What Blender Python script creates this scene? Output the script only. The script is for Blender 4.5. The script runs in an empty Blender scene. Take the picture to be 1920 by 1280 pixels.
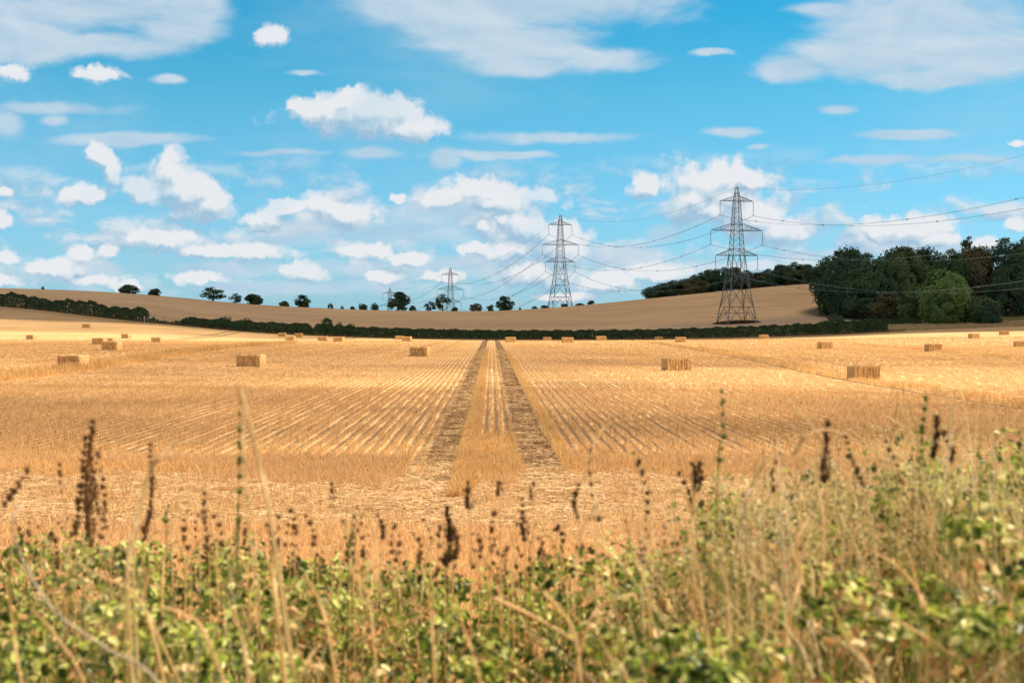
import bpy, math, random
import numpy as np
from mathutils import Vector, Matrix

# ------------------------------------------------------------------ camera, sky, sun, exposure
SC = bpy.context.scene
COL = SC.collection
F = 2667.0            # focal length in pixels of the 1920 px wide photograph
EYE = 3.3             # eye height above the flat of the field
PITCH = math.atan(33.0 / F)
cd = bpy.data.cameras.new('camera')
cam = bpy.data.objects.new('camera', cd)
COL.objects.link(cam)
cam.location = (0, 0, EYE)
cam.rotation_euler = (math.radians(90) - PITCH, 0, 0)
cd.lens = 50.0
cd.sensor_width = 36.0
cd.clip_start = 0.05
cd.clip_end = 20000
cd.dof.use_dof = True
cd.dof.focus_distance = 60
cd.dof.aperture_fstop = 5.2
SC.camera = cam

AZ, EL = math.radians(80), math.radians(45)
SUN = Vector((math.cos(EL) * math.sin(AZ), math.cos(EL) * math.cos(AZ), math.sin(EL)))
sl = bpy.data.lights.new('sun', 'SUN')
sl.energy = 4.8
sl.angle = math.radians(0.5)
sl.color = (1.0, 0.83, 0.60)
so = bpy.data.objects.new('sun', sl)
COL.objects.link(so)
so.rotation_euler = SUN.to_track_quat('Z', 'Y').to_euler()

SC.view_settings.view_transform = 'Standard'
SC.view_settings.look = 'None'
SC.view_settings.exposure = 0.6
SC.view_settings.gamma = 1.0

random.seed(7)
RNG = np.random.default_rng(11)


class NT:
    """small helper for writing node trees"""
    def __init__(s, tree):
        s.t = tree
        s.n = tree.nodes
        s.l = tree.links

    def node(s, kind, **kw):
        n = s.n.new(kind)
        for k, v in kw.items():
            if k.startswith('i_'):
                n.inputs[k[2:].replace('_', ' ')].default_value = v
            else:
                setattr(n, k, v)
        return n

    def link(s, a, b):
        s.l.new(a, b)

    def math(s, op, a, b=None, c=None, clamp=False):
        n = s.n.new('ShaderNodeMath')
        n.operation = op
        n.use_clamp = clamp
        for i, v in enumerate((a, b, c)):
            if v is None:
                continue
            if hasattr(v, 'links'):
                s.l.new(v, n.inputs[i])
            else:
                n.inputs[i].default_value = v
        return n.outputs[0]

    def vmath(s, op, a, b=None, c=None):
        n = s.n.new('ShaderNodeVectorMath')
        n.operation = op
        for i, v in enumerate((a, b, c)):
            if v is None:
                continue
            if hasattr(v, 'links'):
                s.l.new(v, n.inputs[i])
            else:
                n.inputs[i].default_value = v
        return n.outputs['Value'] if op in ('LENGTH', 'DOT_PRODUCT', 'DISTANCE') else n.outputs[0]

    def mix(s, fac, a, b, blend='MIX'):
        n = s.n.new('ShaderNodeMix')
        n.data_type = 'RGBA'
        n.blend_type = blend
        n.clamp_factor = True
        for i, v in ((0, fac), (6, a), (7, b)):
            if hasattr(v, 'links'):
                s.l.new(v, n.inputs[i])
            elif i == 0:
                n.inputs[0].default_value = v
            else:
                n.inputs[i].default_value = (v[0], v[1], v[2], 1)
        return n.outputs[2]

    def noise(s, vec, scale, detail=4, rough=0.55, dist=0.0, out='Fac', kind=None, dim='3D'):
        n = s.n.new('ShaderNodeTexNoise')
        n.noise_dimensions = dim
        if kind:
            n.noise_type = kind
        if vec is not None:
            s.l.new(vec, n.inputs['Vector'])
        n.inputs['Scale'].default_value = scale
        n.inputs['Detail'].default_value = detail
        n.inputs['Roughness'].default_value = rough
        n.inputs['Distortion'].default_value = dist
        return n.outputs[out]

    def ss(s, v, lo, hi, a=0.0, b=1.0):
        n = s.n.new('ShaderNodeMapRange')
        n.interpolation_type = 'SMOOTHSTEP'
        s.l.new(v, n.inputs[0])
        for i, x in ((1, lo), (2, hi), (3, a), (4, b)):
            n.inputs[i].default_value = x
        return n.outputs[0]

    def ramp(s, fac, stops, interp='LINEAR'):
        n = s.n.new('ShaderNodeValToRGB')
        n.color_ramp.interpolation = interp
        els = n.color_ramp.elements
        while len(els) < len(stops):
            els.new(0.5)
        for e, (p, c) in zip(els, stops):
            e.position = p
            e.color = (c[0], c[1], c[2], 1)
        if hasattr(fac, 'links'):
            s.l.new(fac, n.inputs[0])
        return n.outputs[0]


# ---- world: Nishita sky with procedural clouds laid out by direction
def ell(l):
    return [((x - 960) / F * 10, (607 - r) / F * 10, rx / F * 10, ry / F * 10) for x, r, rx, ry in l]


CUMULUS = [(a, b, c * 1.25, d * 1.25) for a, b, c, d in ell([
    (690, 215, 110, 42), (600, 215, 80, 26), (775, 242, 60, 26), (650, 190, 45, 24), (545, 200, 26, 18),
    (345, 360, 88, 42), (325, 325, 40, 42), (400, 385, 52, 28), (280, 370, 44, 30), (318, 300, 22, 20), (322, 312, 24, 22), (395, 385, 52, 30), (262, 352, 30, 24),
    (182, 288, 30, 24), (210, 325, 17, 30), (160, 368, 52, 20),
    (495, 412, 40, 22), (540, 388, 40, 14), (645, 402, 62, 32), (600, 385, 30, 20),
    (310, 448, 70, 20), (430, 470, 120, 13),
    (905, 355, 62, 28), (1000, 366, 45, 16), (835, 372, 50, 20), (930, 380, 100, 22),
    (1330, 338, 86, 42), (1295, 375, 48, 42), (1370, 370, 66, 36), (1425, 408, 70, 44), (1465, 435, 46, 30), (1345, 395, 40, 20), (1400, 335, 42, 24), (1415, 400, 60, 34), (1455, 432, 46, 28),
    (1210, 350, 25, 25), (1700, 428, 80, 30), (1640, 432, 26, 18), (1760, 452, 40, 18), (1845, 458, 30, 12),
    (985, 425, 44, 42), (1030, 440, 50, 30), (1045, 465, 72, 42), (1010, 510, 80, 34), (960, 470, 50, 22),
    (150, 475, 26, 15), (207, 472, 17, 13), (105, 502, 56, 20), (185, 525, 62, 14), (12, 482, 28, 14), (12, 528, 34, 12), (240, 535, 40, 10),
    (570, 508, 48, 18), (715, 520, 44, 14), (680, 470, 80, 16), (880, 466, 34, 12), (770, 487, 50, 12), (370, 520, 60, 12), (835, 520, 46, 12),
    (905, 420, 16, 16), (940, 412, 15, 12), (1140, 530, 60, 22), (1230, 512, 60, 16), (1060, 555, 60, 10),
    (510, 70, 30, 20), (195, 140, 44, 16), (22, 138, 42, 20),
    (1905, 420, 22, 15), (1905, 268, 20, 8), (5, 412, 20, 16), (745, 370, 14, 9), (12, 360, 14, 8),
])]
SOFT = ell([
    (130, 20, 300, 52), (330, 55, 100, 52), (370, 20, 70, 50), (200, 85, 190, 30), (30, 70, 170, 60),
    (960, 10, 330, 60), (880, 60, 170, 46), (1010, 85, 190, 50), (1130, 110, 140, 34), (1000, 125, 120, 24), (760, 20, 120, 40),
    (1740, 40, 280, 80), (1640, 95, 190, 60), (1480, 132, 80, 32), (1850, 100, 170, 66), (1540, 20, 90, 22), (1740, 150, 150, 22),
    (1060, 258, 175, 16), (250, 262, 170, 15), (520, 287, 120, 9), (90, 205, 140, 18), (15, 235, 50, 40), (575, 138, 48, 10), (320, 150, 40, 12),
    (1335, 100, 50, 9), (105, 228, 34, 14), (692, 288, 54, 16), (830, 300, 30, 22), (1375, 250, 70, 13), (1425, 276, 32, 7), (1570, 207, 48, 14), (1700, 255, 105, 10), (1630, 300, 120, 12), (1820, 300, 140, 12), (950, 290, 120, 10),
    (700, 440, 260, 34), (900, 500, 420, 22), (420, 505, 260, 14), (150, 510, 200, 30), (1150, 480, 140, 40), (1500, 480, 120, 12), (1780, 470, 160, 14),
    (500, 540, 300, 16), (820, 395, 170, 40), (1250, 440, 60, 30),
    (-500, 100, 500, 120), (-700, 350, 300, 80), (2500, 150, 400, 120), (2400, 380, 250, 70), (600, -350, 500, 120), (1700, -420, 400, 110), (-100, -500, 400, 120),
])


def mask_group(name, ells, k):
    g = bpy.data.node_groups.new(name, 'ShaderNodeTree')
    g.interface.new_socket('P', in_out='INPUT', socket_type='NodeSocketVector')
    g.interface.new_socket('M', in_out='OUTPUT', socket_type='NodeSocketFloat')
    t = NT(g)
    gi = g.nodes.new('NodeGroupInput')
    go = g.nodes.new('NodeGroupOutput')
    cur = None
    for (x, y, rx, ry) in ells:
        v = t.vmath('MULTIPLY_ADD', gi.outputs[0], (1 / rx, 1 / ry, 0), (-x / rx, -y / ry, 0))
        d = t.vmath('LENGTH', v)
        cur = d if cur is None else t.math('SMOOTH_MIN', cur, d, k)
    t.link(t.math('SUBTRACT', 1.0, cur), go.inputs[0])
    return g


def build_world():
    w = bpy.data.worlds.new('World')
    SC.world = w
    w.use_nodes = True
    t = NT(w.node_tree)
    t.n.clear()
    out = t.node('ShaderNodeOutputWorld')
    bg = t.node('ShaderNodeBackground')
    t.link(bg.outputs[0], out.inputs[0])
    sky = t.node('ShaderNodeTexSky', sky_type='NISHITA')
    sky.sun_disc = False
    sky.sun_elevation = EL
    sky.sun_rotation = AZ
    sky.altitude = 50
    sky.air_density = 1.0
    sky.dust_density = 0.3
    sky.ozone_density = 1.5
    tc = t.node('ShaderNodeTexCoord')
    d = t.vmath('NORMALIZE', tc.outputs['Generated'])
    sep = t.node('ShaderNodeSeparateXYZ')
    t.link(d, sep.inputs[0])
    ay = t.math('MAXIMUM', t.math('ABSOLUTE', sep.outputs[1]), 0.02)
    u = t.math('MULTIPLY', t.math('DIVIDE', sep.outputs[0], ay), 10.0)
    v = t.math('MULTIPLY', t.math('DIVIDE', sep.outputs[2], ay), 10.0)
    cmb = t.node('ShaderNodeCombineXYZ')
    t.link(u, cmb.inputs[0])
    t.link(v, cmb.inputs[1])
    P = cmb.outputs[0]
    # base sky tint by elevation
    grade = t.ramp(t.math('MULTIPLY', sep.outputs[2], 2.0), SKYRAMP)
    base = t.mix(1.0, sky.outputs[0], grade, 'MULTIPLY')
    # slow warp of the cloud outlines
    wn = t.noise(P, 2.2, 3, 0.6, out='Color', dim='2D')
    wv = t.vmath('SUBTRACT', wn, (0.5, 0.5, 0.5))
    Pw = t.vmath('MULTIPLY_ADD', wv, (0.10, 0.07, 0), P)
    wn2 = t.noise(P, 9.0, 3, 0.6, out='Color', dim='2D')
    wv2 = t.vmath('SUBTRACT', wn2, (0.5, 0.5, 0.5))
    Pc = t.vmath('MULTIPLY_ADD', wv2, (0.075, 0.065, 0), Pw)
    gc = mask_group('cumulus_mask', CUMULUS, 0.18)
    gs = mask_group('veil_mask', SOFT, 0.25)

    def mask(g, vec):
        n = t.node('ShaderNodeGroup')
        n.node_tree = g
        t.link(vec, n.inputs[0])
        return n.outputs[0]

    def billow(vec, scale, detail=3):
        n = t.node('ShaderNodeTexVoronoi')
        n.voronoi_dimensions = '2D'
        n.feature = 'SMOOTH_F1'
        t.link(vec, n.inputs['Vector'])
        n.inputs['Scale'].default_value = scale
        n.inputs['Detail'].default_value = detail
        n.inputs['Roughness'].default_value = 0.55
        n.inputs['Smoothness'].default_value = 0.35
        return n.outputs['Distance']

    def density(vec):
        m = mask(gc, vec)
        b = billow(vec, 3.6)
        f = t.noise(vec, 11, 4, 0.6, dim='2D')
        x = t.math('MULTIPLY_ADD', b, -0.60, m)
        return t.math('MULTIPLY_ADD', f, 0.55, x), m

    D0, M0 = density(Pc)
    D1, M1 = density(t.vmath('ADD', Pc, (0.025, 0.065, 0)))
    aC = t.ss(D0, -0.26, 0.24)
    thin = t.noise(P, 1.7, 2, .5, dim='2D')
    aC = t.math('MULTIPLY', aC, t.ss(thin, .22, .45, .78, 1.0))
    relief = t.math('SUBTRACT', D0, D1)                          # > 0 on the side towards the sun
    under = t.math('SUBTRACT', M0, mask(gc, t.vmath('ADD', Pc, (0.02, 0.15, 0))))
    lit = t.math('MULTIPLY_ADD', relief, 1.0, 0.46)
    lit = t.math('MULTIPLY_ADD', under, 0.50, lit, clamp=True)
    # soft layer
    Ps = t.vmath('MULTIPLY', Pw, (0.55, 1.5, 1))
    fs = t.noise(Ps, 1.6, 7, 0.56, 0.3, dim='2D')
    fs2 = t.noise(t.vmath('ADD', Ps, (0.05, 0.10, 0)), 1.6, 7, 0.56, 0.3, dim='2D')
    ms = mask(gs, Pw)
    ds = t.math('MULTIPLY_ADD', fs, 1.7, t.math('SUBTRACT', ms, 0.92))
    aS = t.ss(ds, -0.15, 0.55)
    aS = t.math('MULTIPLY', aS, t.ss(v, 0.6, 1.8, 0.66, 0.90))
    litS = t.math('MULTIPLY_ADD', t.math('SUBTRACT', fs, fs2), 2.5, 0.55, clamp=True)
    # low broken band above the horizon
    band = t.math('MULTIPLY', t.ss(v, .05, .5), t.ss(v, .75, 1.35, 1, 0))
    Pb = t.vmath('MULTIPLY', Pw, (1, 2.1, 1))
    bn = t.noise(Pb, 1.9, 7, .58, .2, dim='2D')
    bn2 = t.noise(t.vmath('ADD', Pb, (.05, .14, 0)), 1.9, 7, .58, .2, dim='2D')
    aB = t.math('MULTIPLY', t.ss(bn, .41, .64), t.math('MULTIPLY', band, .95))
    litB = t.math('MULTIPLY_ADD', t.math('SUBTRACT', bn, bn2), 3.5, 0.45, clamp=True)
    # high thin veil everywhere
    veil = t.noise(t.vmath('MULTIPLY', Pw, (0.35, 1.2, 1)), 1.1, 5, 0.6, dim='2D')
    aV = t.ss(veil, 0.38, 0.85, 0.0, 0.35)
    colV = (0.50, 0.72, 0.86)
    colS = t.mix(litS, (0.46, 0.66, 0.84), (0.72, 0.83, 0.92))
    colC = t.ramp(lit, [(0.0, (0.40, 0.60, 0.79)), (0.40, (0.66, 0.79, 0.89)), (0.80, (0.93, 0.95, 0.98))])
    c = t.mix(aV, base, (colV[0] * CLD, colV[1] * CLD, colV[2] * CLD))
    sc1 = t.vmath('SCALE', colS)
    sc1.node.inputs['Scale'].default_value = CLD
    sc2 = t.vmath('SCALE', colC)
    sc2.node.inputs['Scale'].default_value = CLD
    sc3 = t.vmath('SCALE', t.mix(litB, (0.36, 0.59, 0.79), (0.80, 0.88, 0.94)))
    sc3.node.inputs['Scale'].default_value = CLD
    c = t.mix(aB, c, sc3)
    c = t.mix(aS, c, sc1)
    c = t.mix(t.math('MULTIPLY', aC, 0.96), c, sc2)
    # unseen whitish cloud cover, added above and behind the camera to neutralise fill light
    up = t.math('MAXIMUM', t.ss(sep.outputs[2], .25, .42), t.ss(sep.outputs[1], .45, .1))
    on = t.noise(t.vmath('MULTIPLY', d, (1, 1, 1.6)), 3.2, 6, .6)
    cov = t.math('MULTIPLY', up, t.ss(on, .30, .48))
    c = t.mix(cov, c, t.mix(t.ss(on, .4, .75), OVER_D, OVER_L))
    # ground colour below the horizon, so that nothing lights the scene from below
    c = t.mix(t.ss(sep.outputs[2], -0.05, -0.004), (2.0, 1.4, 0.8), c)
    t.link(c, bg.inputs[0])
    bg.inputs[1].default_value = 0.10
    w.cycles.sampling_method = 'MANUAL'
    w.cycles.sample_map_resolution = 512


SKYRAMP = [(0.0, (0.34, 0.64, 1.06)), (0.15, (0.34, 0.70, 0.94)), (0.31, (0.25, 0.75, 0.86)), (0.42, (0.11, 0.72, 0.86)), (1.0, (0.3, 0.8, 0.9))]
CLD = 5.9
OVER_D, OVER_L = (2.9, 2.6, 2.5), (5.6, 5.1, 4.7)
build_world()


# ------------------------------------------------------------------ helpers
def ray(px, row):
    """direction (x, z) per metre of depth y of a pixel of the photograph"""
    b = (640.0 - row) / F
    y = math.cos(PITCH) + b * math.sin(PITCH)
    z = b * math.cos(PITCH) - math.sin(PITCH)
    return (px - 960.0) / F / y, z / y


def at(px, row, y):
    a, b = ray(px, row)
    return Vector((a * y, y, EYE + b * y))


def tag(o, label=None, cat=None, group=None, kind=None):
    if label: o['label'] = label
    if cat: o['category'] = cat
    if group: o['group'] = group
    if kind: o['kind'] = kind
    return o


def link(name, me, mat=None, parent=None, loc=None):
    o = bpy.data.objects.new(name, me)
    COL.objects.link(o)
    if mat is not None and me is not None and not me.materials:
        me.materials.append(mat)
    if parent is not None:
        o.parent = parent
    if loc is not None:
        o.location = loc
    return o


def empty(name, loc=(0, 0, 0), rz=0.0):
    o = bpy.data.objects.new(name, None)
    o.empty_display_size = 0.1
    COL.objects.link(o)
    o.location = loc
    o.rotation_euler = (0, 0, rz)
    return o


def mesh_np(name, V, Q, smooth=False, attrs=None):
    """mesh from an (n,3) array and an (m,k) array of k-gons"""
    me = bpy.data.meshes.new(name)
    V = np.asarray(V, dtype=np.float32)
    Q = np.asarray(Q, dtype=np.int32)
    k = Q.shape[1]
    me.vertices.add(len(V))
    me.vertices.foreach_set('co', V.ravel())
    me.loops.add(Q.size)
    me.loops.foreach_set('vertex_index', Q.ravel())
    me.polygons.add(len(Q))
    me.polygons.foreach_set('loop_start', np.arange(0, Q.size, k, dtype=np.int32))
    if smooth:
        me.polygons.foreach_set('use_smooth', np.ones(len(Q), dtype=bool))
    me.update(calc_edges=True)
    for nm, (tp, arr) in (attrs or {}).items():
        a = me.attributes.new(nm, tp, 'POINT')
        a.data.foreach_set('vector' if tp == 'FLOAT_VECTOR' else 'value', np.asarray(arr, dtype=np.float32).ravel())
    return me


def pymesh(name, v, f, smooth=False):
    me = bpy.data.meshes.new(name)
    me.from_pydata([tuple(p) for p in v], [], f)
    if smooth:
        me.polygons.foreach_set('use_smooth', [True] * len(me.polygons))
    me.update()
    return me


class MB:
    """collects bars and tubes into one mesh"""
    def __init__(s):
        s.v, s.f = [], []

    def bar(s, p, q, r, n=4):
        s.tube([p, q], [r, r], n)

    def tube(s, pts, rad, n=5, caps=True):
        pts = [Vector(p) for p in pts]
        b0 = len(s.v)
        up = None
        for i, p in enumerate(pts):
            t = (pts[min(i + 1, len(pts) - 1)] - pts[max(i - 1, 0)])
            t = t.normalized() if t.length > 1e-9 else Vector((0, 0, 1))
            a = Vector((0, 0, 1)) if abs(t.z) < 0.9 else Vector((1, 0, 0))
            if up is not None:
                a = up
            x = t.cross(a)
            if x.length < 1e-6:
                x = t.orthogonal()
            x.normalize()
            y = x.cross(t).normalized()
            up = y
            for k in range(n):
                an = 2 * math.pi * (k + 0.5) / n
                s.v.append(p + (x * math.cos(an) + y * math.sin(an)) * rad[i])
        for i in range(len(pts) - 1):
            for k in range(n):
                a, b = b0 + i * n + k, b0 + i * n + (k + 1) % n
                s.f.append((a, b, b + n, a + n))
        if caps:
            s.f.append(tuple(b0 + k for k in reversed(range(n))))
            s.f.append(tuple(b0 + (len(pts) - 1) * n + k for k in range(n)))

    def blob(s, c, r, n=6, m=4, jit=0.0, rnd=random):
        b0 = len(s.v)
        rx, ry, rz = (r, r, r) if not hasattr(r, '__len__') else r
        for i in range(m + 1):
            ph = math.pi * i / m
            for k in range(n):
                th = 2 * math.pi * k / n
                q = 1 + (rnd.random() - .5) * jit
                s.v.append(Vector(c) + Vector((rx * math.sin(ph) * math.cos(th) * q, ry * math.sin(ph) * math.sin(th) * q, rz * math.cos(ph))))
        for i in range(m):
            for k in range(n):
                a, b = b0 + i * n + k, b0 + i * n + (k + 1) % n
                s.f.append((a, b, b + n, a + n))

    def mesh(s, name, smooth=False):
        return pymesh(name, s.v, s.f, smooth)


def leaves(C, N, L, W, rng, fold=0.25, droop=0.0):
    """leaf-shaped folded faces: centres C, normals N (n,3), lengths L, widths W"""
    n = len(C)
    N = N / np.maximum(np.linalg.norm(N, axis=1, keepdims=True), 1e-6)
    R = rng.normal(size=(n, 3))
    T = np.cross(N, R)
    T /= np.maximum(np.linalg.norm(T, axis=1, keepdims=True), 1e-6)
    B = np.cross(N, T)
    L = L[:, None]
    W = W[:, None]
    base = C - T * L * .5
    tip = C + T * L * .5 - N * L * droop
    v = np.stack([base, C - T * L * .18 + B * W * .5 + N * W * fold, C + T * L * .2 + B * W * .42 + N * W * fold * .8, tip,
                  C + T * L * .2 - B * W * .42 + N * W * fold * .8, C - T * L * .18 - B * W * .5 + N * W * fold], axis=1).reshape(-1, 3)
    i = (np.arange(n) * 6)[:, None]
    q = np.concatenate([i + np.array([0, 1, 2, 3]), i + np.array([0, 3, 4, 5])], axis=0)
    return v, q


# ------------------------------------------------------------------ terrain
def sstep(x, a, b):
    t = np.clip((np.asarray(x, dtype=float) - a) / (b - a), 0, 1)
    return t * t * (3 - 2 * t)


CPX = np.array([-900, -300, 0, 140, 280, 480, 700, 925, 1060, 1200, 1400, 1545, 1700, 1920, 2300, 3000], dtype=float)


def zrow(y, rows):
    return [EYE - (r - 607.0) / F * y for r in rows]


STN = {
    0: [0] * 16,
    60: [.3, .2, .15, .1, .1, .05, 0, 0, 0, 0, -.05, -.15, -.2, -.25, -.3, -.3],
    100: [.8, .5, .3, .25, .2, .1, 0, 0, 0, .02, -.1, -.3, -.35, -.35, -.3, -.3],
    140: [1.2, .9, .7, .65, .6, .35, .25, .15, .1, .05, 0, -.1, -.1, -.1, -.1, 0],
    190: [.9, .7, .6, .58, .5, .3, .2, .1, .05, 0, 0, 0, -.05, -.15, -.1, 0],
    230: [.2, .1, .05, .05, .05, .05, .02, 0, 0, 0, 0, 0, -.2, -.4, -.2, 0],
    275: zrow(275, [640, 640, 640, 640.5, 640, 640.5, 639.5, 638.7, 638.5, 638, 637, 636, 634, 634, 632, 630]),
    300: zrow(300, [626, 630, 633, 634, 635, 638, 639, 639, 638.7, 638, 635.5, 633, 630, 627.5, 624, 620]),
    330: zrow(330, [600, 608, 616, 618, 623, 634, 638.5, 640, 640, 640, 637, 633, 625, 619, 614, 610]),
    360: zrow(360, [575, 584, 596, 602, 606, 625, 634.5, 638, 638.5, 638, 633.5, 629, 619, 613.5, 608, 604]),
    400: zrow(400, [550, 562, 574, 582, 591, 608, 619, 622, 622, 620, 615, 606, 605, 606, 600, 596]),
    430: zrow(430, [540, 552, 563, 571, 581, 600, 612, 616, 615, 612, 606, 594, 600, 592, 588, 584]),
    480: zrow(480, [530, 542, 552, 558, 567, 590, 602, 606, 604, 598, 589, 577, 585, 578, 570, 566]),
    600: zrow(600, [520, 530, 539.5, 543, 551.5, 571, 581, 583, 574.5, 560, 540, 528, 535, 540, 535, 530]),
    720: zrow(720, [530, 540, 553, 556, 564, 585, 594, 596, 588, 575, 553, 540, 545, 550, 545, 540]),
    860: zrow(860, [560, 580, 600, 605, 615, 625, 630, 630, 620, 605, 580, 570, 572, 575, 572, 570]),
    1030: zrow(1030, [590, 600, 620, 630, 635, 640, 645, 645, 635, 620, 600, 592, 592, 592, 590, 590]),
    1500: zrow(1500, [600, 610, 620, 630, 635, 640, 640, 640, 635, 625, 610, 600, 600, 600, 600, 600]),
    3000: zrow(3000, [611] * 16),
    9000: zrow(9000, [609] * 16),
}
_ys = np.array(sorted(STN), dtype=float)
_tab = np.array([STN[int(y)] for y in _ys])
# resample finely: columns every 10 px, depth every 5 m to 1100 m, then soften
PXG = np.arange(-900, 3001, 10.0)
YG = np.concatenate([np.arange(0, 1100, 4.0), np.array([1100, 1300, 1500, 2000, 3000, 9000.0])])
_t1 = np.array([np.interp(PXG, CPX, r) for r in _tab])
_k = np.exp(-0.5 * (np.arange(-12, 13) / 4.5) ** 2); _k /= _k.sum()
_t1 = np.array([np.convolve(np.pad(r, 12, mode='edge'), _k, mode='valid') for r in _t1])
_t2 = np.array([np.interp(YG, _ys, _t1[:, i]) for i in range(len(PXG))]).T
_k = np.exp(-0.5 * (np.arange(-6, 7) / 2.0) ** 2); _k /= _k.sum()
NU = 275
_sm = np.array([np.convolve(np.pad(_t2[:NU, i], 6, mode='edge'), _k, mode='valid') for i in range(len(PXG))]).T
_t2[:NU] = _sm


def gz(x, y):
    """ground height"""
    x = np.asarray(x, dtype=float)
    y = np.asarray(y, dtype=float)
    px = np.clip(960 + F * x / np.maximum(y, 60.0), -899, 2999)
    fi = (px + 900) / 10.0
    i0 = np.clip(fi.astype(int), 0, len(PXG) - 2)
    fx = fi - i0
    yy = np.clip(y, 0, 8999)
    j0 = np.clip(np.searchsorted(YG, yy, side='right') - 1, 0, len(YG) - 2)
    fy = (yy - YG[j0]) / (YG[j0 + 1] - YG[j0])
    z = (_t2[j0, i0] * (1 - fx) + _t2[j0, i0 + 1] * fx) * (1 - fy) + (_t2[j0 + 1, i0] * (1 - fx) + _t2[j0 + 1, i0 + 1] * fx) * fy
    bank = 1.75 * (1 - sstep(y, 5.0, 12.5))
    z = z + bank
    # shallow ruts of the two wheelings in the middle
    s = x + .0146 * y
    near = (1 - sstep(y, 150, 260)) * sstep(y, 12, 20)
    z = z - 0.05 * near * (np.exp(-((s + 1.15) / .42) ** 2) + np.exp(-((s - 1.15) / .42) ** 2))
    return z


def widen(s, y):
    return 1 + .26 * sstep(y, 55, 260) * sstep(np.abs(s), 4, 22)


def x_of(s, y):
    return s * widen(s, y) - .0146 * y


def s_of(x, y):
    q = x + .0146 * y
    s = q.copy() if hasattr(q, 'copy') else q
    for _ in range(6):
        s = q / widen(s, y)
    return s


def G(px, y):
    x = (px - 960.0) / F * y
    return Vector((x, y, float(gz(x, y))))


# hedge line (foot of the hedge between the stubble field and the hill)
HPX = np.array([-900, -300, 0, 100, 200, 278, 340, 480, 590, 700, 925, 1200, 1400, 1545, 1660, 1800, 1920, 3000], dtype=float)
HY = np.array([440, 415, 402, 392, 377, 366, 364, 362, 362, 362, 362, 362, 360, 358, 354, 362, 372, 400], dtype=float)


def hedge_y(x, y):
    px = 960 + F * np.asarray(x) / np.maximum(y, 60.0)
    return np.interp(px, HPX, HY)


def build_ground():
    ys = [-30, -15, -6, 0, 2, 3.5, 5]
    y = 5.0
    while y < 9000:
        y += max(0.35, min(y * 0.022, 4.0 if y < 800 else y * .1))
        ys.append(y)
    ys = np.array(ys)
    us = np.concatenate([np.linspace(-6, -.6, 24), np.linspace(-.56, .56, 320), np.linspace(.6, 6, 24)])
    U, Y = np.meshgrid(us, ys)
    X = U * (np.maximum(Y, 0) + 8)
    Z = gz(X, Y)
    S = s_of(X, Y)
    H = hedge_y(X, np.maximum(Y, 1)) - Y
    ny, nx = X.shape
    V = np.stack([X, Y, Z], -1).reshape(-1, 3)
    idx = np.arange(ny * nx).reshape(ny, nx)
    Q = np.stack([idx[:-1, :-1], idx[:-1, 1:], idx[1:, 1:], idx[1:, :-1]], -1).reshape(-1, 4)
    hq = H.reshape(-1)[Q].mean(1)
    out = []
    for name, sel, mat in (('stubble_field', hq > 0, M['field']), ('hill_field', hq <= 0, M['hill'])):
        q = Q[sel]
        used, inv = np.unique(q, return_inverse=True)
        me = mesh_np(name, V[used], inv.reshape(q.shape), True,
                     {'row_s': ('FLOAT', S.reshape(-1)[used]), 'to_hedge': ('FLOAT', H.reshape(-1)[used])})
        o = link(name, me, mat)
        tag(o, kind='structure')
        out.append(o)
    return out


# ------------------------------------------------------------------ materials
M = {}


def new_mat(name):
    m = bpy.data.materials.new(name)
    m.use_nodes = True
    t = NT(m.node_tree)
    t.n.clear()
    return m, t


def finish(t, col, rough=0.9, spec=0.2, normal=None, trans=None, tcol=None):
    out = t.node('ShaderNodeOutputMaterial')
    p = t.node('ShaderNodeBsdfPrincipled')
    p.inputs['Roughness'].default_value = rough
    p.inputs['Specular IOR Level'].default_value = spec
    if hasattr(col, 'links'):
        t.link(col, p.inputs['Base Color'])
    else:
        p.inputs['Base Color'].default_value = (*col, 1)
    if normal is not None:
        t.link(normal, p.inputs['Normal'])
    sh = p.outputs[0]
    if trans:
        tr = t.node('ShaderNodeBsdfTranslucent')
        if tcol is None:
            tcol = col
        if hasattr(tcol, 'links'):
            t.link(tcol, tr.inputs[0])
        else:
            tr.inputs[0].default_value = (*tcol, 1)
        mx = t.node('ShaderNodeMixShader')
        mx.inputs[0].default_value = trans
        t.link(sh, mx.inputs[1])
        t.link(tr.outputs[0], mx.inputs[2])
        sh = mx.outputs[0]
    t.link(sh, out.inputs[0])
    return p


STRAW_L = (0.92, 0.645, 0.335)
STRAW_M = (0.60, 0.375, 0.155)
STRAW_D = (0.62, 0.39, 0.18)
SOIL = (0.16, 0.095, 0.055)


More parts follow.
